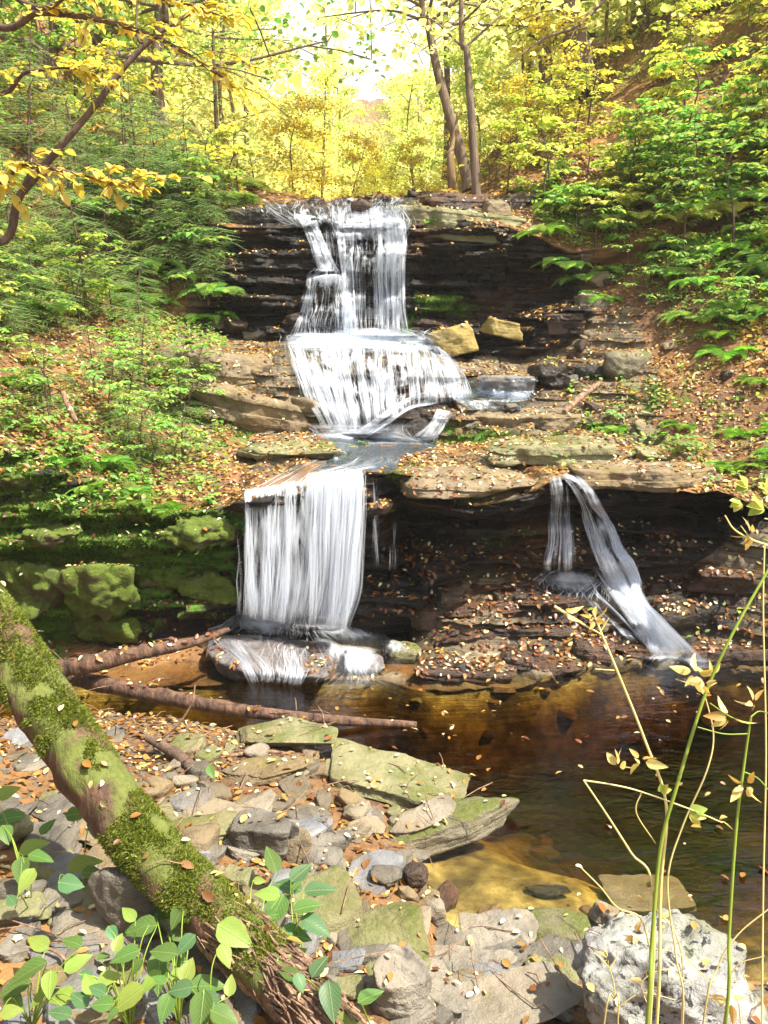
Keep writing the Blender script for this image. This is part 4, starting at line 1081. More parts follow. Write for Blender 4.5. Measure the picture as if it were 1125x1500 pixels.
# ------------------------------------------------------------------ fallen leaves
bpy.context.view_layer.update()
dg = bpy.context.evaluated_depsgraph_get()
LT = leaf_template('litter')
def rain(n, x0, x1, y0, y1, prob=1.0, zt=14.0):
    out = []
    X = rs.uniform(x0, x1, n); Y = rs.uniform(y0, y1, n)
    for x, y in zip(X, Y):
        ok, loc, nor, idx, ob, mat_ = scene.ray_cast(dg, Vector((x, y, zt)), Vector((0, 0, -1)))
        if not ok: continue
        nm = ob.name
        if nm.startswith(('waterfall', 'stream', 'pool')): 
            if rs.rand() < .98: continue
        if nm.startswith('moss'): nor = Vector((0, 0, 1))
        out.append((loc.x, loc.y, loc.z, nor.x, nor.y, nor.z, 0 if nm.startswith('ground') else (2 if nm.startswith('pool') else 1)))
    return np.array(out)
Rn = rain(24000, -2.6, 1.9, 1.0, 4.9); Rm = rain(52000, -3.6, 3.9, 4.2, 9.9); Rf = np.concatenate([rain(14000, -7, 7, 9.5, 14), rain(7000, -7, -3.2, 6, 9.6), rain(7000, 3.2, 7, 6, 9.6)])
def put_litter(R, name, mat, frac, size, label, rockp=.35, seed=0, lift=.006, clump=.5):
    r = np.random.RandomState(seed)
    cl = fbm(R[:, :3] * 2.2, 3, 40 + seed)
    ok = (R[:, 5] > .42 + .3 * r.rand(len(R))) & (r.rand(len(R)) < frac * np.where(R[:, 6] == 1, rockp, 1.0)) & (cl + clump * r.rand(len(R)) > .08)
    Q = R[ok]
    mb = MB()
    n = Q[:, 3:6] + .45 * rdir(len(Q), r=r)
    d = np.cross(n, rdir(len(Q), r=r))
    scatter(mb, LT, Q[:, :3] + n * lift + np.array([0, 0, .004]), d, n, r.uniform(size[0], size[1], len(Q)))
    o = mb.build(name, M[mat]); tag(o, label, kind='stuff')
put_litter(Rn, 'leaf_litter', 'litter', .66, (.02, .05), 'brown and rusty fallen leaves on the near shore', .09, 1, clump=1.1)
put_litter(Rn, 'leaf_litter', 'litter_pale', .14, (.015, .032), 'small pale yellow leaves on the near shore', .5, 2, clump=2)
put_litter(Rm, 'leaf_litter', 'litter', .55, (.022, .052), 'brown and rusty fallen leaves on the ledges and banks', .15, 3)
put_litter(Rm, 'leaf_litter', 'litter_gold', .32, (.02, .045), 'golden fallen leaves on the ledges and banks', .12, 4)
put_litter(Rm, 'leaf_litter', 'litter_pale', .1, (.015, .04), 'small pale leaves dotted over rocks and banks', .8, 5, clump=2)
put_litter(Rf, 'leaf_litter', 'litter_gold', .95, (.05, .09), 'golden fallen leaves on the woodland floor beyond the crest', .4, 6, clump=1.2)
# litter lying on the sloping mound and leaf specks on cliff shelves (rays from the front and above)
Rs = []
for _ in range(26000):
    x = rs.uniform(-2.6, 3.2); z = rs.uniform(2, 4.5)
    ok, loc, nor, idx, ob, m_ = scene.ray_cast(dg, Vector((x, 1.5, z)), Vector((rs.uniform(-.1, .1), 1, -rs.uniform(.3, .9))).normalized())
    if ok and nor.z > .5 and (loc.z < .75 or rs.rand() < .3) and not ob.name.startswith(('waterfall', 'stream', 'pool', 'log', 'trunk', 'moss', 'leaf')) and loc.y > 4.3:
        Rs.append((loc.x, loc.y, loc.z, nor.x, nor.y, max(nor.z, .8), 0))
Rs = np.array(Rs)
put_litter(Rs, 'leaf_litter', 'litter_rust', .6, (.022, .05), 'wet rusty leaves caught on the cliff shelves and mound', 1, 7)
put_litter(Rs, 'leaf_litter', 'litter_pale', .12, (.02, .04), 'pale leaf specks caught on the cliff shelves and mound', 1, 8, clump=2)
# pine-straw like sticks in the near litter
mb = MB()
idx = rs.choice(len(Rn), 420, replace=False)
for i in idx:
    q = Rn[i, :3]
    if Rn[i, 6] == 2: continue
    a = rs.uniform(0, 6.28); L_ = rs.uniform(.05, .22)
    e = q + np.array([math.cos(a), math.sin(a), rs.uniform(-.1, .25)]) * L_
    tube(mb, [q + [0, 0, .01], (q + e) / 2 + rdir(1)[0] * .01 + [0, 0, .012], e], rs.uniform(.001, .003), 4)
tag(mb.build('twig_litter', M['deadwood']), 'thin dry twigs and stalks mixed in the near leaf litter', kind='stuff')
mb = MB()
V, Fc = rock_verts(900, (1, .7, .4), 8, 12, False, 2, .03)
Q = Rn[(Rn[:, 2] < .4) & (Rn[:, 6] == 0)]; Q = Q[rs.rand(len(Q)) < .3]
an = rs.uniform(0, 6.28, len(Q)); sz = rs.uniform(.012, .065, len(Q)) * rs.uniform(.5, 1, len(Q))
W = np.stack([V[:, 0][None] * np.cos(an)[:, None] - V[:, 1][None] * np.sin(an)[:, None], V[:, 0][None] * np.sin(an)[:, None] + V[:, 1][None] * np.cos(an)[:, None], np.repeat(V[:, 2][None], len(Q), 0)], -1) * sz[:, None, None] + Q[:, None, :3]
mb.add(W, (Fc[None] + (np.arange(len(Q)) * len(V))[:, None, None]).reshape(-1, 3))
tag(mb.build('gravel', M['rock_grey']), 'small pebbles among the leaves by the water', kind='stuff')

mb = MB()
Pm = Vt[:-1, :-1].reshape(-1, 3)
e1 = (Vt[:-1, 1:] - Vt[:-1, :-1]).reshape(-1, 3); e2 = (Vt[1:, :-1] - Vt[:-1, :-1]).reshape(-1, 3)
nn_ = np.cross(e1, e2); ar = np.linalg.norm(nn_, axis=1); nn_ /= ar[:, None] + 1e-12
mm_ = moss[:-1, :-1].ravel() + .9 * fbm(Pm * 5, 4, 66)
pr = ar * (mm_ > .55) * (np.abs(pxg[:-1, :-1].ravel() - 500) < 650); pr /= pr.sum()
ii = rs.choice(len(Pm), 60000, p=pr)
u_, v_ = rs.rand(len(ii), 1), rs.rand(len(ii), 1)
scatter(mb, leaf_template('needle'), Pm[ii] + e1[ii] * u_ + e2[ii] * v_, nn_[ii] + .9 * rdir(len(ii)) + [0, 0, .2], rdir(len(ii)), rs.uniform(.015, .035, len(ii)), width=2.2)
M['mossgreen'] = leaf_mat('moss_green', [(.02, .06, .01), (.05, .13, .012), (.11, .18, .018), (.2, .24, .025)], .3)
tag(mb.build('moss', M['mossgreen']), 'thick green moss on the rock faces', kind='stuff')
# ------------------------------------------------------------------ plants
def branch_leaves(mb, pts, n, size, tmpl, r, flat=.35, side=1.0, spread=.0):
    """alternate leaves along a polyline, lying roughly flat"""
    m = len(pts); t = np.sort(r.rand(n)) ** .8
    k = t * (m - 1); i = np.minimum(k.astype(int), m - 2); f = (k - i)[:, None]
    pos = pts[i] * (1 - f) + pts[i + 1] * f
    tg = pts[i + 1] - pts[i]; tg /= np.linalg.norm(tg, axis=1)[:, None] + 1e-9
    sd = np.cross(tg, [0, 0, 1.0]); sd *= np.where(np.arange(n) % 2, 1, -1)[:, None]
    d = sd * side + tg * .7 + flat * rdir(n, r=r) + np.array([0, 0, -.15])
    nor = np.array([0, 0, 1.0]) + flat * 1.2 * rdir(n, r=r)
    scatter(mb, tmpl, pos + spread * rdir(n, r=r), d, nor, r.uniform(size * .6, size * 1.2, n))

def sapling(seed, h, nb, bl, leaf, mat, tmpl='ovate', nl=16, tiers=True, name='sapling', label='', cat='sapling'):
    r = np.random.RandomState(seed)
    root = thing(name, label, cat)
    ms, ml = MB(), MB()
    st = bez([[0, 0, -.05], [r.uniform(-.05, .05), r.uniform(-.05, .05), h * .4], [r.uniform(-.12, .12), r.uniform(-.12, .12), h * .75], [r.uniform(-.2, .2), r.uniform(-.2, .2), h]], 6)
    tube(ms, st, np.linspace(.008 + .006 * h, .003, len(st)), 5)
    T_ = leaf_template(tmpl)
    for b in range(nb):
        f = .25 + .75 * (b + r.rand()) / nb
        base = st[int(f * (len(st) - 1))]
        a = r.uniform(0, 6.28); L_ = bl * (1.1 - .55 * f) * r.uniform(.7, 1.2)
        d = np.array([math.cos(a), math.sin(a), r.uniform(.05, .3)])
        e = base + d * L_
        bp = bez([base, base + d * L_ * .5 + [0, 0, .03], e + [0, 0, -.06 * L_]], 5)
        tube(ms, bp, np.linspace(.005, .0015, len(bp)), 4)
        branch_leaves(ml, bp[1:], nl, leaf, T_, r)
        for s_ in range(3):
            q = bp[int((.3 + .22 * s_) * (len(bp) - 1))]
            a2 = a + (1 if s_ % 2 else -1) * r.uniform(.5, 1.0); L2 = L_ * .5
            e2 = q + np.array([math.cos(a2), math.sin(a2), r.uniform(-.1, .15)]) * L2
            b2 = bez([q, (q + e2) / 2 + [0, 0, .015], e2], 3)
            tube(ms, b2, .0015, 3, cap=False)
            branch_leaves(ml, b2, nl // 2, leaf * .9, T_, r)
    ms.build('stem', M['twig'], root); ml.build('foliage', M[mat], root)
    return root

def fern(seed, n=9, L_=.5, mat='fern'):
    r = np.random.RandomState(seed)
    root = thing('fern', '', 'fern')
    ml, ms = MB(), MB(); T_ = leaf_template('long')
    for k in range(n):
        a = 6.283 * k / n + r.uniform(-.3, .3); l = L_ * r.uniform(.7, 1.15); up = r.uniform(.5, .9)
        d = np.array([math.cos(a), math.sin(a), 0])
        s = np.linspace(0, 1, 12)[:, None]
        pts = d * s * l + np.array([0, 0, 1.0]) * (up * l * (s - 1.05 * s ** 2) * 1.3)
        tube(ms, pts, np.linspace(.004, .001, 12), 4, cap=False)
        m = 22
        for sd in (-1, 1):
            t = np.linspace(.14, .99, m); kk = t * 11; i = np.minimum(kk.astype(int), 10); f = (kk - i)[:, None]
            pos = pts[i] * (1 - f) + pts[i + 1] * f
            tg = pts[i + 1] - pts[i]; tg /= np.linalg.norm(tg, axis=1)[:, None]
            sv = np.cross(tg, [0, 0, 1.]) * sd
            size = l * .36 * np.sin(np.clip(t * 1.05, 0, 1) ** .6 * math.pi) ** .8 + .01
            scatter(ml, T_, pos, sv + tg * .45 + .08 * rdir(m, r=r), np.cross(tg, sv) * sd * -1 * -1 + np.array([0, 0, 1.]), size, width=.9)
    ms.build('frond_stalk', M['stem'], root); ml.build('foliage', M[mat], root)
    return root

def hemlock(seed, h, nb=22, bl=.7, mat='bluegreen', ndl=.016, dens=26, name='hemlock_sapling'):
    r = np.random.RandomState(seed)
    root = thing(name, '', 'hemlock'); ms, ml = MB(), MB(); T_ = leaf_template('needle')
    st = bez([[0, 0, -.05], [r.uniform(-.03, .03), 0, h * .5], [r.uniform(-.08, .08), 0, h]], 6)
    tube(ms, st, np.linspace(.012 + .008 * h, .003, len(st)), 6)
    for b in range(nb):
        f = .12 + .86 * b / nb
        base = st[int(f * (len(st) - 1))]; a = b * 2.4 + r.uniform(-.4, .4); L_ = bl * (1.15 - f) * r.uniform(.7, 1.2) + .08
        d = np.array([math.cos(a), math.sin(a), .12])
        bp = bez([base, base + d * L_ * .5 + [0, 0, .04 * L_], base + d * L_ + [0, 0, -.28 * L_]], 5)
        tube(ms, bp, np.linspace(.006, .0015, len(bp)), 4, cap=False)
        nt = int(7 + 14 * L_ / bl)
        for q_ in range(nt):
            t = .1 + .9 * q_ / nt; q = bp[int(t * (len(bp) - 1))]
            a2 = a + (1 if q_ % 2 else -1) * r.uniform(.7, 1.1); L2 = L_ * .42 * (1.1 - t) + .05
            e = q + np.array([math.cos(a2), math.sin(a2), -.25]) * L2
            N = int(dens * L2 / .2) + 6
            u = r.rand(N)[:, None]; pos = q * (1 - u) + e * u; tg = (e - q) / np.linalg.norm(e - q)
            sd = np.cross(tg, [0, 0, 1.]) * np.where(r.rand(N) < .5, 1, -1)[:, None]
            scatter(ml, T_, pos, sd + tg * .5 + .25 * rdir(N, r=r), np.array([0, 0, 1.]) + .4 * rdir(N, r=r), r.uniform(.7, 1.3, N) * ndl, width=1.5)
            ml.add(np.array([q, q + [0, 0, .004], e]), np.array([[0, 1, 2]]))
    ms.build('trunk', M['twig'], root); ml.build('needles', M[mat], root)
    return root

def herb(seed, n, leaf, mat, h=.18, tmpl='ovate'):
    r = np.random.RandomState(seed)
    root = thing('leafy_herb', '', 'herb'); ms, ml = MB(), MB(); T_ = leaf_template(tmpl)
    for k in range(n):
        a = r.uniform(0, 6.28); e = np.array([math.cos(a) * r.uniform(.02, .16), math.sin(a) * r.uniform(.02, .16), h * r.uniform(.5, 1.2)])
        bp = bez([[0, 0, -.02], e * [.3, .3, .6], e], 3); tube(ms, bp, .0022, 3, cap=False)
        m = 5
        aa = np.linspace(0, 6.28, m, endpoint=False) + r.rand()
        scatter(ml, T_, np.repeat(e[None], m, 0) , np.stack([np.cos(aa), np.sin(aa), r.uniform(-.3, .2, m)], 1), np.array([0, 0, 1.]) + .3 * rdir(m, r=r), r.uniform(.7, 1.2, m) * leaf)
    ms.build('stem', M['stem'], root); ml.build('foliage', M[mat], root)
    return root

SP = {
 'g1': sapling(1, .9, 8, .55, .085, 'green', nl=12), 'g2': sapling(2, .6, 7, .5, .075, 'green', nl=12), 'l1': sapling(3, .8, 8, .55, .08, 'lime', nl=12),
 'l2': sapling(4, 1.3, 10, .65, .085, 'lime', nl=13), 'y1': sapling(5, 1.1, 9, .6, .08, 'yellow', nl=11), 'g3': sapling(6, 1.3, 11, .7, .09, 'green', nl=13),
 'f1': fern(1), 'f2': fern(2, 8, .42), 'f3': fern(3, 7, .55, 'lime'), 'f4': fern(4, 9, .5, 'green'),
 'h1': hemlock(1, 1.3), 'h2': hemlock(2, .9, 18, .6), 'h3': hemlock(3, 2.0, 30, .8), 'b1': herb(1, 10, .07, 'green'), 'b2': herb(2, 12, .06, 'lime'), 'b3': herb(3, 9, .075, 'seedling'), 'b4': herb(4, 14, .045, 'fern', .12, 'round'),
}
LAB = {'g': 'leafy green sapling', 'l': 'yellow green leafy sapling', 'y': 'yellow leaved sapling', 'f': 'arching fern', 'h': 'feathery young hemlock', 'b': 'low broad leaved herb'}
def plant(key, px, py, sc=1.0, where='', dy=0):
    h_, nn = hit(px, py)
    if h_ is None or h_[1] > 13: return
    k = LAB[key[0]]
    lean = (rs.uniform(-.12, .12), rs.uniform(-.12, .12))
    place(SP[key], h_ - [0, 0, .02], rs.uniform(0, 6.28), sc * rs.uniform(.8, 1.2), '%s %s' % (k, where), k + 's ' + where, lean)
def fill(n, poly, keys, sc, where):
    """random plants on the bank inside a picture polygon"""
    poly = np.array(poly, float); k = 0
    while k < n:
        x = rs.uniform(poly[:, 0].min(), poly[:, 0].max()); y = rs.uniform(poly[:, 1].min(), poly[:, 1].max())
        inside = False; j = len(poly) - 1
        for i in range(len(poly)):
            if (poly[i, 1] > y) != (poly[j, 1] > y) and x < (poly[j, 0] - poly[i, 0]) * (y - poly[i, 1]) / (poly[j, 1] - poly[i, 1]) + poly[i, 0]: inside = not inside
            j = i
        if not inside: continue
        plant(keys[rs.randint(len(keys))], x, y, sc, where); k += 1
fill(26, [(-80, 250), (-80, 120), (120, 150), (330, 270), (330, 330), (150, 330)], ['h1', 'h2', 'h1', 'g3', 'l1', 'y1', 'h2'], .9, 'high on the left bank')
fill(64, [(-80, 520), (-80, 250), (150, 300), (330, 330), (290, 430), (230, 480)], ['h1', 'h2', 'h1', 'h2', 'h2', 'g1', 'l1', 'f4', 'h1'], .85, 'on the left bank above the slabs')
fill(64, [(-60, 620), (-60, 480), (180, 470), (300, 560), (280, 680), (160, 720), (50, 640)], ['h2', 'f2', 'b1', 'b2', 'b4', 'g2', 'h2', 'b4', 'g1'], .6, 'low on the left bank')
fill(26, [(0, 760), (0, 640), (200, 680), (340, 700), (330, 740), (150, 760)], ['b4', 'b1', 'f2', 'b2'], .42, 'on the mossy left cliff')
fill(26, [(760, 300), (790, 230), (880, 120), (1180, 40), (1180, 200), (960, 280)], ['g1', 'l1', 'l2', 'f3', 'y1', 'f4'], .8, 'high on the right bank')
fill(60, [(780, 330), (960, 250), (1180, 180), (1180, 420), (1000, 400), (860, 370)], ['g1', 'g2', 'g3', 'l1', 'f4', 'l2', 'f3', 'f4', 'f1'], .85, 'on the right bank')
fill(34, [(860, 420), (1000, 380), (1180, 380), (1180, 560), (1040, 520)], ['g2', 'b1', 'f2', 'b3', 'f4'], .7, 'low on the right bank')
fill(26, [(930, 600), (1180, 540), (1180, 720), (960, 680)], ['b4', 'b1', 'b3', 'f2'], .5, 'on the leafy right slope')
fill(26, [(640, 300), (760, 200), (860, 200), (820, 300)], ['l1', 'b2', 'l2', 'b1'], .7, 'behind the right end of the crest')
fill(26, [(230, 230), (330, 230), (380, 285), (330, 290)], ['l1', 'h2', 'b2', 'f3'], .7, 'behind the left end of the crest')
for (k, px, py, s, w) in [('f4', 318, 432, .9, 'overhanging the dark left cliff'), ('f1', 862, 412, .75, 'above the small boulder right of the cliff'), ('b3', 985, 668, .9, 'in the green clump on the right slope'),
                          ('b1', 1010, 660, .8, 'in the green clump on the right slope'), ('b3', 905, 615, .7, 'beside the dead branch on the right ledge'), ('g2', 130, 690, .5, 'hanging over the mossy left cliff'),
                          ('f2', 900, 632, .6, 'beside the dead branch on the right ledge'), ('b1', 1100, 748, .9, 'at the right edge above the overhang'), ('b3', 1115, 742, .8, 'at the right edge above the overhang'), ('b4', 430, 650, .4, 'on the low mossy slab'), ('b4', 820, 640, .4, 'on the mossy olive slab')]:
    plant(k, px, py, s, w)
for (k, px, py, sc_) in [('g2', 300, 330, 1.0), ('l1', 285, 380, .9), ('h2', 318, 330, .8), ('h2', 305, 440, .8), ('h1', 312, 395, .7), ('f2', 300, 470, .8), ('g2', 270, 430, .9), ('f1', 330, 300, .8), ('l1', 270, 340, .8), ('f2', 255, 410, 1.), ('l1', 240, 350, .8), ('f4', 210, 400, 1.)]:
    plant(k, px, py, sc_, 'overhanging the left end of the upper cliff')
for (k, px, py, sc_) in [('f1', 790, 345, .7), ('f4', 830, 390, .8), ('g2', 845, 350, .8), ('b1', 800, 330, .7), ('f2', 880, 440, .7)]:
    plant(k, px, py, sc_, 'overhanging the right end of the upper cliff')
fill(22, [(960, 20), (1180, -60), (1180, 120), (960, 130)], ['l1', 'f3', 'y1', 'f4', 'l2'], .9, 'at the top of the right bank')
# small ground cover leaves on both banks
G_ = np.concatenate([Rm, Rf]); ppx, ppy, _ = project(G_[:, :3])
den = np.where(ppx < 330, sst(560, 380, ppy) + .25, 0) + np.where(ppx > 800, sst(520, 300, ppy) + .12, 0)
den *= (fbm(G_[:, :3] * 1.3, 3, 71) > -.1)
Q = G_[(rs.rand(len(G_)) < den * .5) & (G_[:, 6] == 0)]
mb = MB(); Q3 = np.repeat(Q, 3, 0); n = len(Q3)
scatter(mb, leaf_template('ovate'), Q3[:, :3] + rdir(n) * .04 + np.array([0, 0, .06]), rdir(n, .4), np.array([0, 0, 1.]) + .5 * rdir(n), rs.uniform(.025, .055, n))
tag(mb.build('ground_cover', M['green']), 'low green leaves carpeting both banks', kind='stuff')

# ------------------------------------------------------------------ trees
def crown_clusters(ml, centers, rad, nper, leaf, tmpl, r, flat=.6):
    T_ = leaf_template(tmpl)
    for c in centers:
        n = nper
        pos = c + rdir(n, .5, r) * (r.rand(n) ** .5)[:, None] * rad * r.uniform(.6, 1.2)
        scatter(ml, T_, pos, rdir(n, .5, r), np.array([0, 0, 1.]) + flat * 1.4 * rdir(n, r=r), r.uniform(.7, 1.25, n) * leaf)

def tree(seed, h, r0, zc, bl, nb, nper, leaf, mat, bark='bark_far', crad=.5, name='tree', cat='tree', pts=None, tmpl='round', low=0):
    r = np.random.RandomState(seed)
    root = thing(name, '', cat); mt, mbr, ml = MB(), MB(), MB()
    if pts is None:
        pts = [[0, 0, -.3], [r.uniform(-.1, .1), 0, h * .3], [r.uniform(-.3, .3), r.uniform(-.2, .2), h * .65], [r.uniform(-.5, .5), r.uniform(-.2, .2), h]]
    st = bez(pts, 10)
    rr = np.linspace(1, .15, len(st)) ** .8 * r0; rr[:3] *= np.array([1.5, 1.25, 1.1])
    tube(mt, st, rr, 12, 0, .12, seed)
    cs = []
    for b in range(nb):
        f = zc + (1 - zc) * (b + r.rand()) / nb
        base = st[int(f * (len(st) - 1))]; a = b * 2.4 + r.uniform(-.5, .5); L_ = bl * (1.15 - .6 * (f - zc) / (1 - zc)) * r.uniform(.6, 1.15)
        d = np.array([math.cos(a), math.sin(a), r.uniform(.1, .55)])
        bp = bez([base, base + d * L_ * .5 + rdir(1, r=r)[0] * .12 * L_, base + d * L_ + [0, 0, -.05 * L_]], 6)
        tube(mbr, bp, np.linspace(r0 * .28, r0 * .05 + .003, len(bp)), 5, cap=False)
        for s_ in range(4):
            q = bp[int((.35 + .2 * s_) * (len(bp) - 1))]
            e = q + rdir(1, .4, r)[0] * L_ * .35
            tube(mbr, [q, (q + e) / 2 + [0, 0, .03], e], r0 * .05 + .003, 4, cap=False)
            cs += [e, (q + e) / 2 + rdir(1, .4, r)[0] * .3 * crad]
    crown_clusters(ml, cs, crad, nper, leaf, tmpl, r)
    mt.build('trunk', M[bark], root); mbr.build('branches', M[bark], root); ml.build('crown', M[mat], root)
    return root
TR = {
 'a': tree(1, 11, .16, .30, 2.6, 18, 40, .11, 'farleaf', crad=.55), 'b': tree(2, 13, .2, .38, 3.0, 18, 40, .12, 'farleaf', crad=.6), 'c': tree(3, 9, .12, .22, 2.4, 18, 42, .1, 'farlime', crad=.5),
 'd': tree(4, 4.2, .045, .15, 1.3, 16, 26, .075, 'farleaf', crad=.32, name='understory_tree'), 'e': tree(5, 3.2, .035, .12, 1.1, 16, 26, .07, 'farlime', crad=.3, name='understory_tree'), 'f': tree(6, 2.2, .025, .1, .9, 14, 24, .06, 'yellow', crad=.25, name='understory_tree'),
}
def gz(x, y): return drop(x, y, 60)[0]
def ptree(k, x, y, sc, label, group):
    place(TR[k], gz(x, y), rs.uniform(0, 6.28), sc, label, group)
for (k, x, y, s) in [('a', -9, 17, 1), ('b', 8.5, 18, 1), ('c', -6.2, 20, 1), ('a', 6.5, 22, .95), ('c', 5.3, 28, 1.), ('b', -12, 24, 1), ('b', 12, 26, 1), ('c', -4.6, 27, 1.05), ('a', -8, 30, 1.1), ('a', 9, 33, 1),
                     ('b', -13, 36, 1.1), ('c', 3.6, 36, 1), ('b', 7, 40, 1.1), ('c', -6, 38, 1.1), ('a', 14, 40, 1.1), ('a', -18, 30, 1.1), ('b', 18, 32, 1.1), ('c', -2.6, 46, 1), ('a', 3, 50, 1.1), ('b', -9, 48, 1.2),
                     ('a', 11, 50, 1.2), ('c', .5, 58, 1.), ('b', -14, 56, 1.2), ('b', 16, 56, 1.2), ('a', -4, 60, 1.2), ('a', 7, 62, 1.2)]:
    y2 = y + 9 if y < 45 else y + 3; x = x * y2 / y * .95; y = y2
    ptree(k, x, y, s, {'a': 'tall yellow leaved tree in the sunny wood beyond the crest', 'b': 'taller yellow tree standing in the far wood', 'c': 'lime green leaved tree in the sunny wood beyond the crest'}[k], 'trees of the wood beyond the crest ' + {'a': '(yellow)', 'b': '(tall yellow)', 'c': '(lime)'}[k])
for (k, x, y, s) in [('d', -2.6, 14, .9), ('e', -3.4, 12.5, .9), ('f', -1.6, 15, .8), ('f', -.6, 17, .8), ('d', .6, 19, .8), ('e', 1.6, 14.5, .7), ('f', 1.1, 12.6, .45), ('d', 2.6, 16, .9), ('e', 3.4, 13.2, .9), ('f', 2.3, 12.3, .8), ('d', -1.6, 21, .9),
                     ('e', .2, 24, .9), ('d', 2.3, 23, 1), ('d', -3.4, 19, 1.1), ('e', -4.4, 15, 1.1), ('d', 4.4, 16, 1.1), ('e', 3.6, 20, 1.1), ('f', -2.4, 25, 1.2), ('d', 1.4, 30, 1.2), ('e', -1, 31, 1.2), ('d', -5, 12.6, 1.), ('d', 5.4, 13.2, 1.0), ('e', -6.6, 14, 1.1), ('e', 6.8, 14.5, 1.1),
                     ('f', -.2, 13.4, .4), ('f', .5, 13.8, .5), ('e', 5.4, 18, 1.2), ('d', -5.6, 18, 1.2), ('f', 1.9, 11.4, .45), ('f', .2, 36, 1.5), ('e', -3, 34, 1.4), ('d', 3.4, 28, 1.3)]:
    ptree(k, x, y, s, {'d': 'slender young tree with yellow leaves behind the crest', 'e': 'bushy lime green young tree behind the crest', 'f': 'small bright yellow bush like tree behind the crest'}[k], {'d': 'slender yellow', 'e': 'lime green', 'f': 'small bright'}[k] + ' understory trees behind the crest')

# individual trees that stand out
def ptree2(seed, path, top, r0, label, zc, bl, nb, nper, leaf, mat, crad, bark='bark', name='tree'):
    base = path[0]
    pts = [p_ - base for p_ in path] + [np.array(top) - base]
    pts[0] = pts[0] - [0, 0, .15]
    o = tree(seed, 1, r0, zc, bl, nb, nper, leaf, mat, bark, crad, name, pts=pts)
    o.location = Vector([float(q) for q in base]); tag(o, label, 'tree')
    return o
T1 = ptree2(31, [P(701, 300, 9.35), P(692, 190, 9.4), P(684, 80, 9.5), P(676, -40, 9.6)], (.9, 9.8, 12), .055, 'slim straight tree on the reddish slab at the right end of the crest', .58, 2.0, 9, 13, .09, 'farleaf', .5)
ptree2(32, [P(690, 262, 12), P(668, 200, 12.1), P(645, 120, 12.2), P(628, 40, 12.3), P(615, -50, 12.4)], (.2, 12.8, 13.5), .09, 'dark leaning tree behind the slim straight one', .6, 2.6, 10, 13, .1, 'farleaf', .55)
T3 = ptree2(33, [P(852, 112, 12.6), P(843, 60, 12.6), P(834, 0, 12.7), P(822, -80, 12.8)], (3.0, 13, 15), .23, 'thickest trunk high on the right bank', .55, 3.0, 11, 14, .1, 'lime', .55)
ptree2(34, [P(803, 150, 14.5), P(798, 90, 14.5), P(790, 10, 14.6), P(786, -60, 14.6)], (2.6, 14.6, 14), .13, 'thinner grey trunk left of the thickest one on the right bank', .6, 2.4, 8, 13, .1, 'farleaf', .5)
ptree2(35, [P(778, 170, 17), P(776, 60, 17), P(777, -30, 17)], (3, 17, 15), .09, 'far thin trunk left of the grey one', .5, 2.2, 8, 13, .1, 'farleaf', .5)
ptree2(36, [P(948, 95, 13.5), P(944, 40, 13.5), P(940, -30, 13.6)], (4.4, 13.6, 15), .2, 'reddish trunk at the top of the right bank', .5, 3.0, 10, 14, .1, 'lime', .6)
ptree2(37, [P(1045, 70, 14), P(1040, 10, 14), P(1036, -60, 14)], (5.5, 14, 15), .16, 'trunk near the top right corner', .5, 3.0, 10, 14, .1, 'green', .6)
ptree2(38, [P(232, 170, 12), P(230, 90, 12), P(234, 10, 12), P(236, -60, 12)], (-3.4, 12.2, 15), .1, 'brown trunk behind the left bank hemlocks', .5, 3.0, 11, 14, .1, 'green', .6)
ptree2(39, [P(60, 150, 11), P(70, 60, 11), P(76, -30, 11)], (-4.6, 11.2, 14), .16, 'dim trunk at the top left behind the leaves', .45, 3.0, 11, 14, .1, 'green', .6)
ptree2(40, [P(150, 160, 13), P(146, 60, 13), P(148, -30, 13)], (-4.8, 13, 15), .14, 'second dim trunk between the brown one and the left corner', .45, 3.0, 11, 14, .1, 'green', .6)
ptree2(41, [P(655, 250, 16), P(655, 120, 16), P(652, 0, 16), P(650, -60, 16)], (1.3, 16, 14), .07, 'very thin far trunk left of the slim straight tree', .55, 2.0, 8, 12, .1, 'farleaf', .5)
ptree2(42, [P(664, 275, 10.6), P(660, 235, 10.6), P(662, 215, 10.7)], (.95, 10.8, 4.9), .06, 'short pale sunlit stub trunk beside the slim tree foot', .9, .2, 1, 3, .05, 'farleaf', .1, 'bark_far')
# conifer left of centre
h4 = hemlock(14, 2.9, 24, .85, dens=7)
h3 = place(h4, P(320, 240, 11.2) - [0, 0, .3], 1.0, 1.1, 'slender open conifer with thin side twigs left of the sky gap', 'feathery young hemlocks beyond the crest')
for (x, y, s) in [(-6.2, 11.5, 1.9)]:
    place(SP['h3'], gz(x, y), rs.uniform(0, 6), s, 'dark feathery hemlock on top of the left bank', 'hemlocks on top of the left bank')
# bare twig branch on the thickest tree
mb = MB()
tube(mb, bez([P(905, -30, 12.2), P(880, 5, 12.1), P(845, 38, 12), P(800, 55, 11.9), P(770, 75, 11.8), P(745, 96, 11.7)], 6), np.linspace(.035, .008, 31), 6)
tube(mb, bez([P(845, 38, 12), P(835, 60, 11.9), P(836, 75, 11.9)], 6), .008, 4)
tube(mb, bez([P(834, -40, 12.75), P(870, -60, 12.4), P(905, -30, 12.2)], 6), .04, 6)
b_ = mb.build('branch', M['bark']); b_.parent = T3; b_.matrix_parent_inverse = Matrix.Translation(-T3.location)
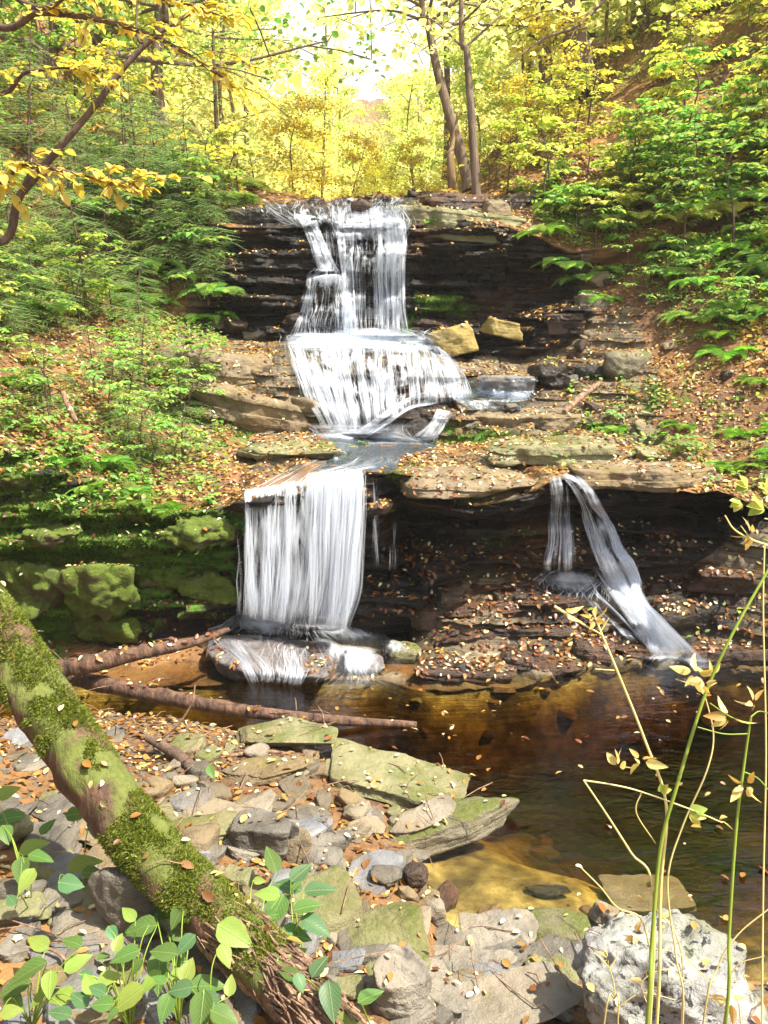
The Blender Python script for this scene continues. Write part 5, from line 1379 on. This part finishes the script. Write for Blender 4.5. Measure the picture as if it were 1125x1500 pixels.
# far woods covering the hills
mb = MB(); N = 26000
y = rs.uniform(26, 100, N); x = rs.uniform(-.62, .62, N) * y
zz = []
for a_, b_ in zip(x, y): zz.append(drop(a_, b_, 90)[0][2])
z = np.array(zz) + rs.rand(N) ** 1.5 * (4.5 + 3 * fbm(np.stack([x * .15, y * .15, x * 0], -1), 2, 4)) * sst(.0, .12, np.abs(x / y + .02) + .03)
scatter(mb, leaf_template('round'), np.stack([x, y, z], -1), rdir(N), rdir(N), rs.uniform(.3, .7, N) * (y / 60 + .4))
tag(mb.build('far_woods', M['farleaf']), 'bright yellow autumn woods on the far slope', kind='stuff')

# near yellow beech reaching in from the left
bt = thing('beech_tree', 'near beech reaching in from the left with sunlit yellow leaves', 'tree')
mt, mbr, ml = MB(), MB(), MB(); r = np.random.RandomState(8)
g0 = gz(-3.0, 3.3)
tr_ = bez([g0 - [0, 0, .1], [-2.75, 3.35, 2.9], [-2.5, 3.4, 3.9], [-2.6, 3.5, 5.4]], 8)
tube(mt, tr_, np.linspace(.11, .05, len(tr_)), 12, 0, .1, 2)
mt.build('trunk', M['bark'], bt)
lim = [[np.array([-2.66, 3.38, 3.2]), PD(-30, 350, 3.6), PD(30, 285, 3.55), PD(80, 225, 3.5), PD(135, 160, 3.5), PD(185, 95, 3.5), PD(232, 50, 3.5), PD(300, 5, 3.5), PD(345, -30, 3.5)],
       [np.array([-2.55, 3.42, 4.2]), PD(-40, 20, 3.4), PD(60, 18, 3.4), PD(150, 30, 3.35), PD(240, 60, 3.3), PD(320, 110, 3.25), PD(345, 125, 3.25)],
       [np.array([-2.6, 3.4, 3.5]), PD(-40, 250, 3.1), PD(30, 240, 3.05), PD(100, 252, 3.0), PD(160, 265, 3.0), PD(205, 278, 3.0)],
       [np.array([-2.57, 3.4, 3.9]), PD(-40, 120, 3.4), PD(40, 105, 3.3), PD(110, 100, 3.3), PD(170, 125, 3.3)],
       [PD(30, 285, 3.55), PD(45, 250, 3.5), PD(52, 225, 3.5)], [PD(232, 50, 3.5), PD(205, 62, 3.5), PD(200, 20, 3.5), PD(206, -20, 3.5)],
       [np.array([-2.58, 3.45, 4.6]), PD(0, -20, 3.3), PD(120, -15, 3.3), PD(250, 0, 3.25), PD(330, 25, 3.2)]]
radl = [(.022, .006), (.02, .003), (.012, .003), (.014, .003), (.012, .006), (.008, .004), (.016, .003)]
nlv = [0, 40, 62, 26, 4, 5, 46]
for l, (ra, rb), nv in zip(lim, radl, nlv):
    bp = bez(l, 7); tube(mbr, bp, np.linspace(ra, rb, len(bp)), 8, 0, .1, 4)
    vis = bp[len(bp) // 4:]
    if nv: branch_leaves(ml, vis, int(nv * 1.6), .052, leaf_template('ovate'), r, flat=.35)
    for s_ in range(int(nv / 3)):
        q = vis[r.randint(len(vis))]; e = q + np.array([r.uniform(-.05, .26), r.uniform(-.1, .1), r.uniform(-.12, .06)])
        b2 = bez([q, (q + e) / 2 + [0, 0, .02], e], 4); tube(mbr, b2, .002, 4, cap=False)
        branch_leaves(ml, b2, 9, .05, leaf_template('ovate'), r, flat=.35)
mbr.build('branches', M['twig'], bt); ml.build('foliage', M['yellow'], bt)

# ------------------------------------------------------------------ foreground seedlings
seedl = [(273,1299,30,90,1),(244,1332,48,200,0),(232,1317,40,185,0),(204,1359,52,190,0),(259,1342,38,250,0),(304,1359,48,300,0),(299,1322,44,20,1),(344,1369,62,330,2),(398,1257,46,110,0),(441,1277,40,50,1),
 (470,1302,50,10,1),(421,1297,46,160,1),(391,1309,40,170,2),(403,1334,52,250,0),(451,1327,44,20,0),(463,1356,52,330,1),(433,1369,50,350,0),(381,1364,38,260,2),(271,1384,38,230,1),(182,1399,46,200,0),
 (232,1424,60,275,0),(239,1394,44,170,0),(264,1449,38,190,1),(304,1443,54,5,0),(242,1476,40,260,0),(149,1471,36,180,0),(184,1464,58,215,2),(219,1439,42,230,2),(309,1468,38,320,1),(294,1484,62,270,0),
 (329,1488,46,340,0),(438,1411,44,150,2),(468,1414,38,60,1),(485,1466,56,280,1),(423,1426,32,160,0),(543,1458,42,30,0),(37,1424,62,210,0),(20,1447,50,200,0),(55,1380,42,150,2),(114,1192,36,10,0),(17,1197,40,20,0),
 (8,1222,32,300,0),(50,1239,44,30,2),(60,1255,40,350,0),(30,1275,42,280,0),(38,1290,38,250,2),(114,1409,42,40,2),(124,1264,50,20,2),(309,1131,22,300,0),(130,1440,36,120,2),(90,1460,40,200,2),(350,1330,34,60,2),(330,1400,36,300,2),(12,1160,34,40,2),(70,1210,30,70,0),(160,1432,34,20,2),(275,1420,36,80,2)]
roots = [(262, 1500, 'three leaf seedling with rounded leaves in front of the mossy log'), (440, 1440, 'taller seedling with blue green leaves over the log end'), (375, 1420, 'pale lobed seedling between two taller ones on the log'),
         (190, 1500, 'seedling with large drooping leaves at the bottom left'), (310, 1540, 'seedling with broad oval leaves cut by the bottom edge'), (490, 1530, 'seedling with one dark hanging leaf at the log end'),
         (45, 1330, 'young plant with small leaves at the left edge'), (45, 1500, 'seedling with long leaf in the lower left corner'), (120, 1310, 'curled lime green seedling on the flat stones'), (545, 1500, 'single leaf sprout beside the jagged pale stone'), (312, 1150, 'tiny sprout beside the dark knobbly stick'), (110, 1215, 'single green leaf sprout above the tan block')]
for _ in range(24):
    seedl.append((rs.uniform(150, 500), rs.uniform(1290, 1490), rs.uniform(18, 34), rs.uniform(0, 360), rs.randint(3)))
for _ in range(14):
    seedl.append((rs.uniform(0, 150), rs.uniform(1200, 1490), rs.uniform(22, 40), rs.uniform(0, 360), rs.randint(3)))
buckets = {k: [] for k in range(len(roots))}
for s_ in seedl:
    d_ = [math.hypot(s_[0] - q[0], (s_[1] - q[1] + 90) * .8) if q[1] > 1290 else math.hypot(s_[0] - q[0], s_[1] - q[1] + 20) for q in roots]
    buckets[int(np.argmin(d_))].append(s_)
OV = leaf_template('ovate')
def broadleaf():
    V = []; Fc = []
    n = 9; m = 5
    for i in range(n):
        x = i / (n - 1); w = .36 * math.sin(math.pi * min(1, x ** .8 * 1.0)) ** .75 * (1.08 - .5 * x) if 0 < i < n - 1 else 0.004
        for j in range(m):
            s = j / (m - 1) * 2 - 1
            V.append([x, s * w, -.16 * x * x + abs(s) * w * .22 + .012 * math.cos(x * 26) * abs(s)])
    for i in range(n - 1):
        for j in range(m - 1):
            a = i * m + j; Fc.append([a, a + m, a + m + 1, a + 1])
    return np.array(V), np.array(Fc)
BLF = broadleaf()
def frame(px, py):
    return np.array([1., 0, 0]), UP
for k, (rx, ry, lab) in enumerate(roots):
    if not buckets[k]: continue
    g, _ = hit(rx, ry)
    root = thing('seedling', lab, 'seedling', g)
    st = MB(); lv = {0: MB(), 1: MB(), 2: MB()}
    rr = np.random.RandomState(k)
    for (px, py, L_, ang, c) in buckets[k]:
        gh, _ = hit(px, py); gd = depth(gh)
        dep = min(gd - .04, gd * rr.uniform(.84, .93)); 
        # keep in front of the log
        L_w = L_ * 1.0 * dep / F
        a = math.radians(ang)
        d = np.array([math.cos(a), 0, 0]) + math.sin(a) * (np.array([0, .75, .45])) 
        d = d / np.linalg.norm(d)
        mid = PD(px, py, dep)
        base = mid - d * L_w * .5
        nor = np.array([0, -.35, 1.0]) + .28 * rdir(1, r=rr)[0]
        l1 = MB(); scatter(l1, BLF, [base], [d], [nor], L_w, width=rr.uniform(.85, 1.15), uv=True)
        l1.build('leaf', M[('seedling', 'seedling_b', 'seedling_l')[c]], root, loc=g)
        mm = g * .45 + base * .55 + np.array([0, 0, .05]) + rdir(1, r=rr)[0] * .015
        tube(st, bez([g - [0, 0, .02], mm, base], 5), np.linspace(.0026, .001, 11), 5)
    st.build('stem', M['stem'], root, loc=g)

# tall stalks at the lower right
def stalk(name, label, cat, lines, dep, mat, pods=(), leaves=(), dmat='dry'):
    root = thing(name, label, cat)
    st = MB(); lf = MB(); pd = MB()
    for (pp, ra, rb) in lines:
        w = [PD(x, y, dep + (rs.rand() - .5) * .02) for x, y in pp]
        if pp[0][1] > 1480:
            q = w[0]; g, _ = drop(q[0], q[1], q[2] + .02); w = [np.array([q[0], q[1], g[2] - .02])] + w
        b = bez(w, 6); tube(st, b, np.linspace(ra, rb, len(b)), 6)
    st.build('stem', M[mat], root)
    r = np.random.RandomState(len(label))
    for (x, y, n, s) in pods:
        c = PD(x, y, dep); dd = rdir(n, r=r)
        scatter(pd, BLF, np.repeat(c[None], n, 0) + dd * s * .2, dd, rdir(n, r=r), r.uniform(.6, 1.1, n) * s, width=.7)
    if pd.v: pd.build('seed_head', M[dmat], root)
    for (x, y, L_, ang) in leaves:
        a = math.radians(ang); d = np.array([math.cos(a), -.2, math.sin(a)])
        for da in (-.6, 0, .6):
            d2 = np.array([math.cos(a + da), -.2, math.sin(a + da)])
            scatter(lf, BLF, [PD(x, y, dep)], [d2], [np.array([0, -.6, .8])], L_ * dep / F, width=1.1)
    if lf.v: lf.build('foliage', M['lime'], root)
stalk('grass_stalk', 'long thick green blade arching to the right edge', 'grass stalk', [([(948, 1500), (955, 1380), (968, 1240), (992, 1150), (1032, 1020), (1072, 930), (1128, 830)], .0042, .0026)], 1.5, 'stem')
stalk('weed_stalk', 'leaning dry stalk topped by a small golden seed head', 'weed stalk', [([(962, 1500), (968, 1300), (976, 1180), (945, 1085), (905, 985), (882, 930), (868, 895)], .0035, .002), ([(882, 930), (850, 912), (812, 888)], .0016, .003), ([(880, 925), (892, 905)], .0014, .001), ([(900, 982), (872, 980)], .0012, .001)], 1.55, 'stem_dry', pods=[(870, 908, 7, .03), (825, 896, 3, .035)])
stalk('weed_stalk', 'bent thin stalk forming a triangle above the pool', 'weed stalk', [([(952, 1500), (956, 1300), (925, 1250), (890, 1195), (855, 1143)], .003, .0018), ([(855, 1143), (900, 1150), (940, 1160), (1010, 1185), (1058, 1205)], .0016, .0013), ([(940, 1160), (932, 1190), (960, 1235)], .0013, .001), ([(850, 1270), (880, 1300), (905, 1330), (938, 1345), (955, 1400)], .0012, .0018)], 1.52, 'stem_dry', pods=[(940, 1115, 6, .04), (905, 1125, 5, .035), (1052, 1200, 2, .03)], leaves=[(1010, 1190, 26, -10), (968, 1160, 16, 60)])
stalk('weed_stalk', 'upright pale green stalk near the right edge with dry curled pods', 'weed stalk', [([(1063, 1500), (1068, 1370), (1078, 1220), (1090, 1120), (1100, 1050)], .0036, .002), ([(1098, 1060), (1070, 1050), (1040, 1030)], .0014, .001), ([(1100, 1050), (1112, 1042), (1128, 1046)], .0014, .001), ([(1088, 1130), (1110, 1140), (1128, 1160)], .0013, .001), ([(1095, 1075), (1060, 1075), (1022, 1065)], .0013, .001)], 1.45, 'stem', pods=[(1070, 1050, 5, .04), (1104, 1030, 5, .03), (1092, 1150, 6, .035), (1030, 1000, 5, .035)])
stalk('weed_stalk', 'thin pale stalk curving from the boulder to a twiggy golden tip', 'weed stalk', [([(1000, 1500), (990, 1400), (978, 1290), (1000, 1210), (1035, 1130), (1045, 1075), (1030, 1010)], .0022, .0014), ([(1030, 1010), (1005, 1000), (990, 995)], .0012, .001), ([(1030, 1010), (1050, 1000)], .0012, .001)], 1.6, 'stem_dry', pods=[(1018, 985, 7, .04), (1040, 990, 4, .03)])
stalk('weed_stalk', 'thin stalk crossing the boulder with a small leaf tuft', 'weed stalk', [([(1030, 1500), (1050, 1420), (1080, 1370), (1128, 1330)], .002, .0012)], 1.5, 'stem_dry')
stalk('weed_stalk', 'short branching dead stalk in front of the lichen boulder', 'weed stalk', [([(885, 1500), (900, 1460), (893, 1420), (870, 1395)], .0018, .001), ([(893, 1420), (905, 1400)], .0012, .001), ([(905, 1500), (898, 1460)], .0018, .0014)], 1.5, 'stem_dry', pods=[(892, 1404, 4, .02)])
stalk('weed_stalk', 'curling golden stalk at the right edge above the pool', 'weed stalk', [([(1128, 800), (1100, 790), (1075, 775), (1062, 755)], .003, .0015), ([(1100, 790), (1085, 770)], .0015, .001), ([(1120, 795), (1118, 900), (1122, 1100), (1118, 1300), (1116, 1500)], .0016, .002)], 1.7, 'stem_dry', pods=[(1100, 783, 6, .035)])
# dry tendrils over the big boulder
stalk('dry_grass', 'dry curled grass lying over the lichen boulder', 'grass', [([(952, 1480), (940, 1440), (975, 1420), (1010, 1440)], .0014, .001), ([(1060, 1500), (1075, 1420), (1120, 1400)], .0014, .001), ([(900, 1480), (940, 1455), (990, 1465)], .0014, .001), ([(1085, 1500), (1040, 1440), (1000, 1400), (960, 1390)], .0013, .001), ([(960, 1330), (990, 1370), (1000, 1420), (998, 1500)], .0012, .001)], 1.62, 'stem_dry', pods=[(945, 1438, 4, .03), (1070, 1465, 5, .04), (930, 1370, 3, .03)])
stalk('weed_plant', 'bright green leaves poking in at the right edge above the ledge', 'plant', [([(1150, 770), (1120, 740), (1090, 715)], .004, .002), ([(1150, 770), (1125, 725)], .003, .002)], 4.0, 'stem', leaves=[(1095, 712, 22, 160), (1118, 742, 26, 170), (1125, 720, 22, 100), (1085, 735, 18, 200)])

for o, mt in protos + slabp:
    if not o.get('_used'): bpy.data.objects.remove(o)
for o in list(SP.values()) + list(TR.values()):
    if not o.get('_used'):
        for c in list(o.children): bpy.data.objects.remove(c)
        bpy.data.objects.remove(o)
for o in bpy.data.objects:
    if '_used' in o: del o['_used']

# ------------------------------------------------------------------ air
t = NT('haze')
pv = t.n('ShaderNodeVolumePrincipled', {'Color': (.99, .97, .88), 'Density': .0011, 'Anisotropy': .0}).outputs[0]
t.t.links.new(pv, t.out.inputs['Volume'])
mb = MB()
c_ = np.array([[x, y, z] for z in (-3.0, 75.0) for y in (-6.0, 148.0) for x in (-58.0, 58.0)])
mb.add(c_, np.array([[0, 2, 3, 1], [4, 5, 7, 6], [0, 1, 5, 4], [2, 6, 7, 3], [0, 4, 6, 2], [1, 3, 7, 5]]))
tag(mb.build('haze', t.m, smooth=False), 'thin sunlit air over the brook and woods', kind='stuff')

# ------------------------------------------------------------------ light, sky, camera
SUN_EL, SUN_AZ = math.radians(60), math.radians(112)   # azimuth from +Y towards +X
w = bpy.data.worlds.new('World'); scene.world = w; w.use_nodes = True
nt = w.node_tree; nt.nodes.clear()
out = nt.nodes.new('ShaderNodeOutputWorld'); bg = nt.nodes.new('ShaderNodeBackground'); sky = nt.nodes.new('ShaderNodeTexSky')
sky.sky_type = 'NISHITA'; sky.sun_disc = False; sky.sun_elevation = SUN_EL; sky.sun_rotation = SUN_AZ
sky.dust_density = 4.0; sky.air_density = 1.0
bg.inputs['Strength'].default_value = .095
gn = nt.nodes.new('ShaderNodeTexCoord'); sx_ = nt.nodes.new('ShaderNodeSeparateXYZ'); nt.links.new(gn.outputs['Generated'], sx_.inputs[0])
cr1 = nt.nodes.new('ShaderNodeValToRGB'); cr1.color_ramp.elements[0].position = .1; cr1.color_ramp.elements[0].color = (1, 1, 1, 1); cr1.color_ramp.elements[1].position = .55; cr1.color_ramp.elements[1].color = (0, 0, 0, 1)
nt.links.new(sx_.outputs[2], cr1.inputs[0])
cn = nt.nodes.new('ShaderNodeTexNoise'); cn.inputs['Scale'].default_value = 3.0; cn.inputs['Detail'].default_value = 6; nt.links.new(gn.outputs['Generated'], cn.inputs['Vector'])
cr2 = nt.nodes.new('ShaderNodeValToRGB'); cr2.color_ramp.elements[0].position = .28; cr2.color_ramp.elements[1].position = .5; nt.links.new(cn.outputs['Fac'], cr2.inputs[0])
mm1 = nt.nodes.new('ShaderNodeMath'); mm1.operation = 'MULTIPLY'; nt.links.new(cr1.outputs[0], mm1.inputs[0]); nt.links.new(cr2.outputs[0], mm1.inputs[1])
mx = nt.nodes.new('ShaderNodeMix'); mx.data_type = 'RGBA'; nt.links.new(mm1.outputs[0], mx.inputs[0]); nt.links.new(sky.outputs[0], mx.inputs[6]); mx.inputs[7].default_value = (8.4, 8.3, 7.4, 1)
nt.links.new(mx.outputs[2], bg.inputs[0]); nt.links.new(bg.outputs[0], out.inputs[0])
l = bpy.data.lights.new('sun', 'SUN'); l.energy = 4.5; l.angle = math.radians(.6); l.color = (1, .93, .8)
lo = bpy.data.objects.new('sun', l); COL.objects.link(lo)
sd = Vector((math.sin(SUN_AZ) * math.cos(SUN_EL), math.cos(SUN_AZ) * math.cos(SUN_EL), math.sin(SUN_EL)))
lo.rotation_euler = sd.to_track_quat('Z', 'Y').to_euler(); lo.location = sd * 50
cam = bpy.data.cameras.new('camera'); co = bpy.data.objects.new('camera', cam); COL.objects.link(co)
co.location = Vector(CAM); co.rotation_euler = (math.pi / 2 - TH, 0, 0)
cam.sensor_fit = 'VERTICAL'; cam.sensor_height = 36; cam.lens = F / 1500 * 36; cam.clip_end = 500; cam.clip_start = .05
scene.camera = co
scene.view_settings.view_transform = 'Standard'; scene.view_settings.look = 'None'
scene.view_settings.exposure = 1.62; scene.view_settings.gamma = 1
scene.cycles.max_bounces = 6; scene.cycles.diffuse_bounces = 3; scene.cycles.glossy_bounces = 3; scene.cycles.transmission_bounces = 4; scene.cycles.transparent_max_bounces = 24
scene.cycles.caustics_reflective = False; scene.cycles.caustics_refractive = False
scene.cycles.sample_clamp_indirect = 6
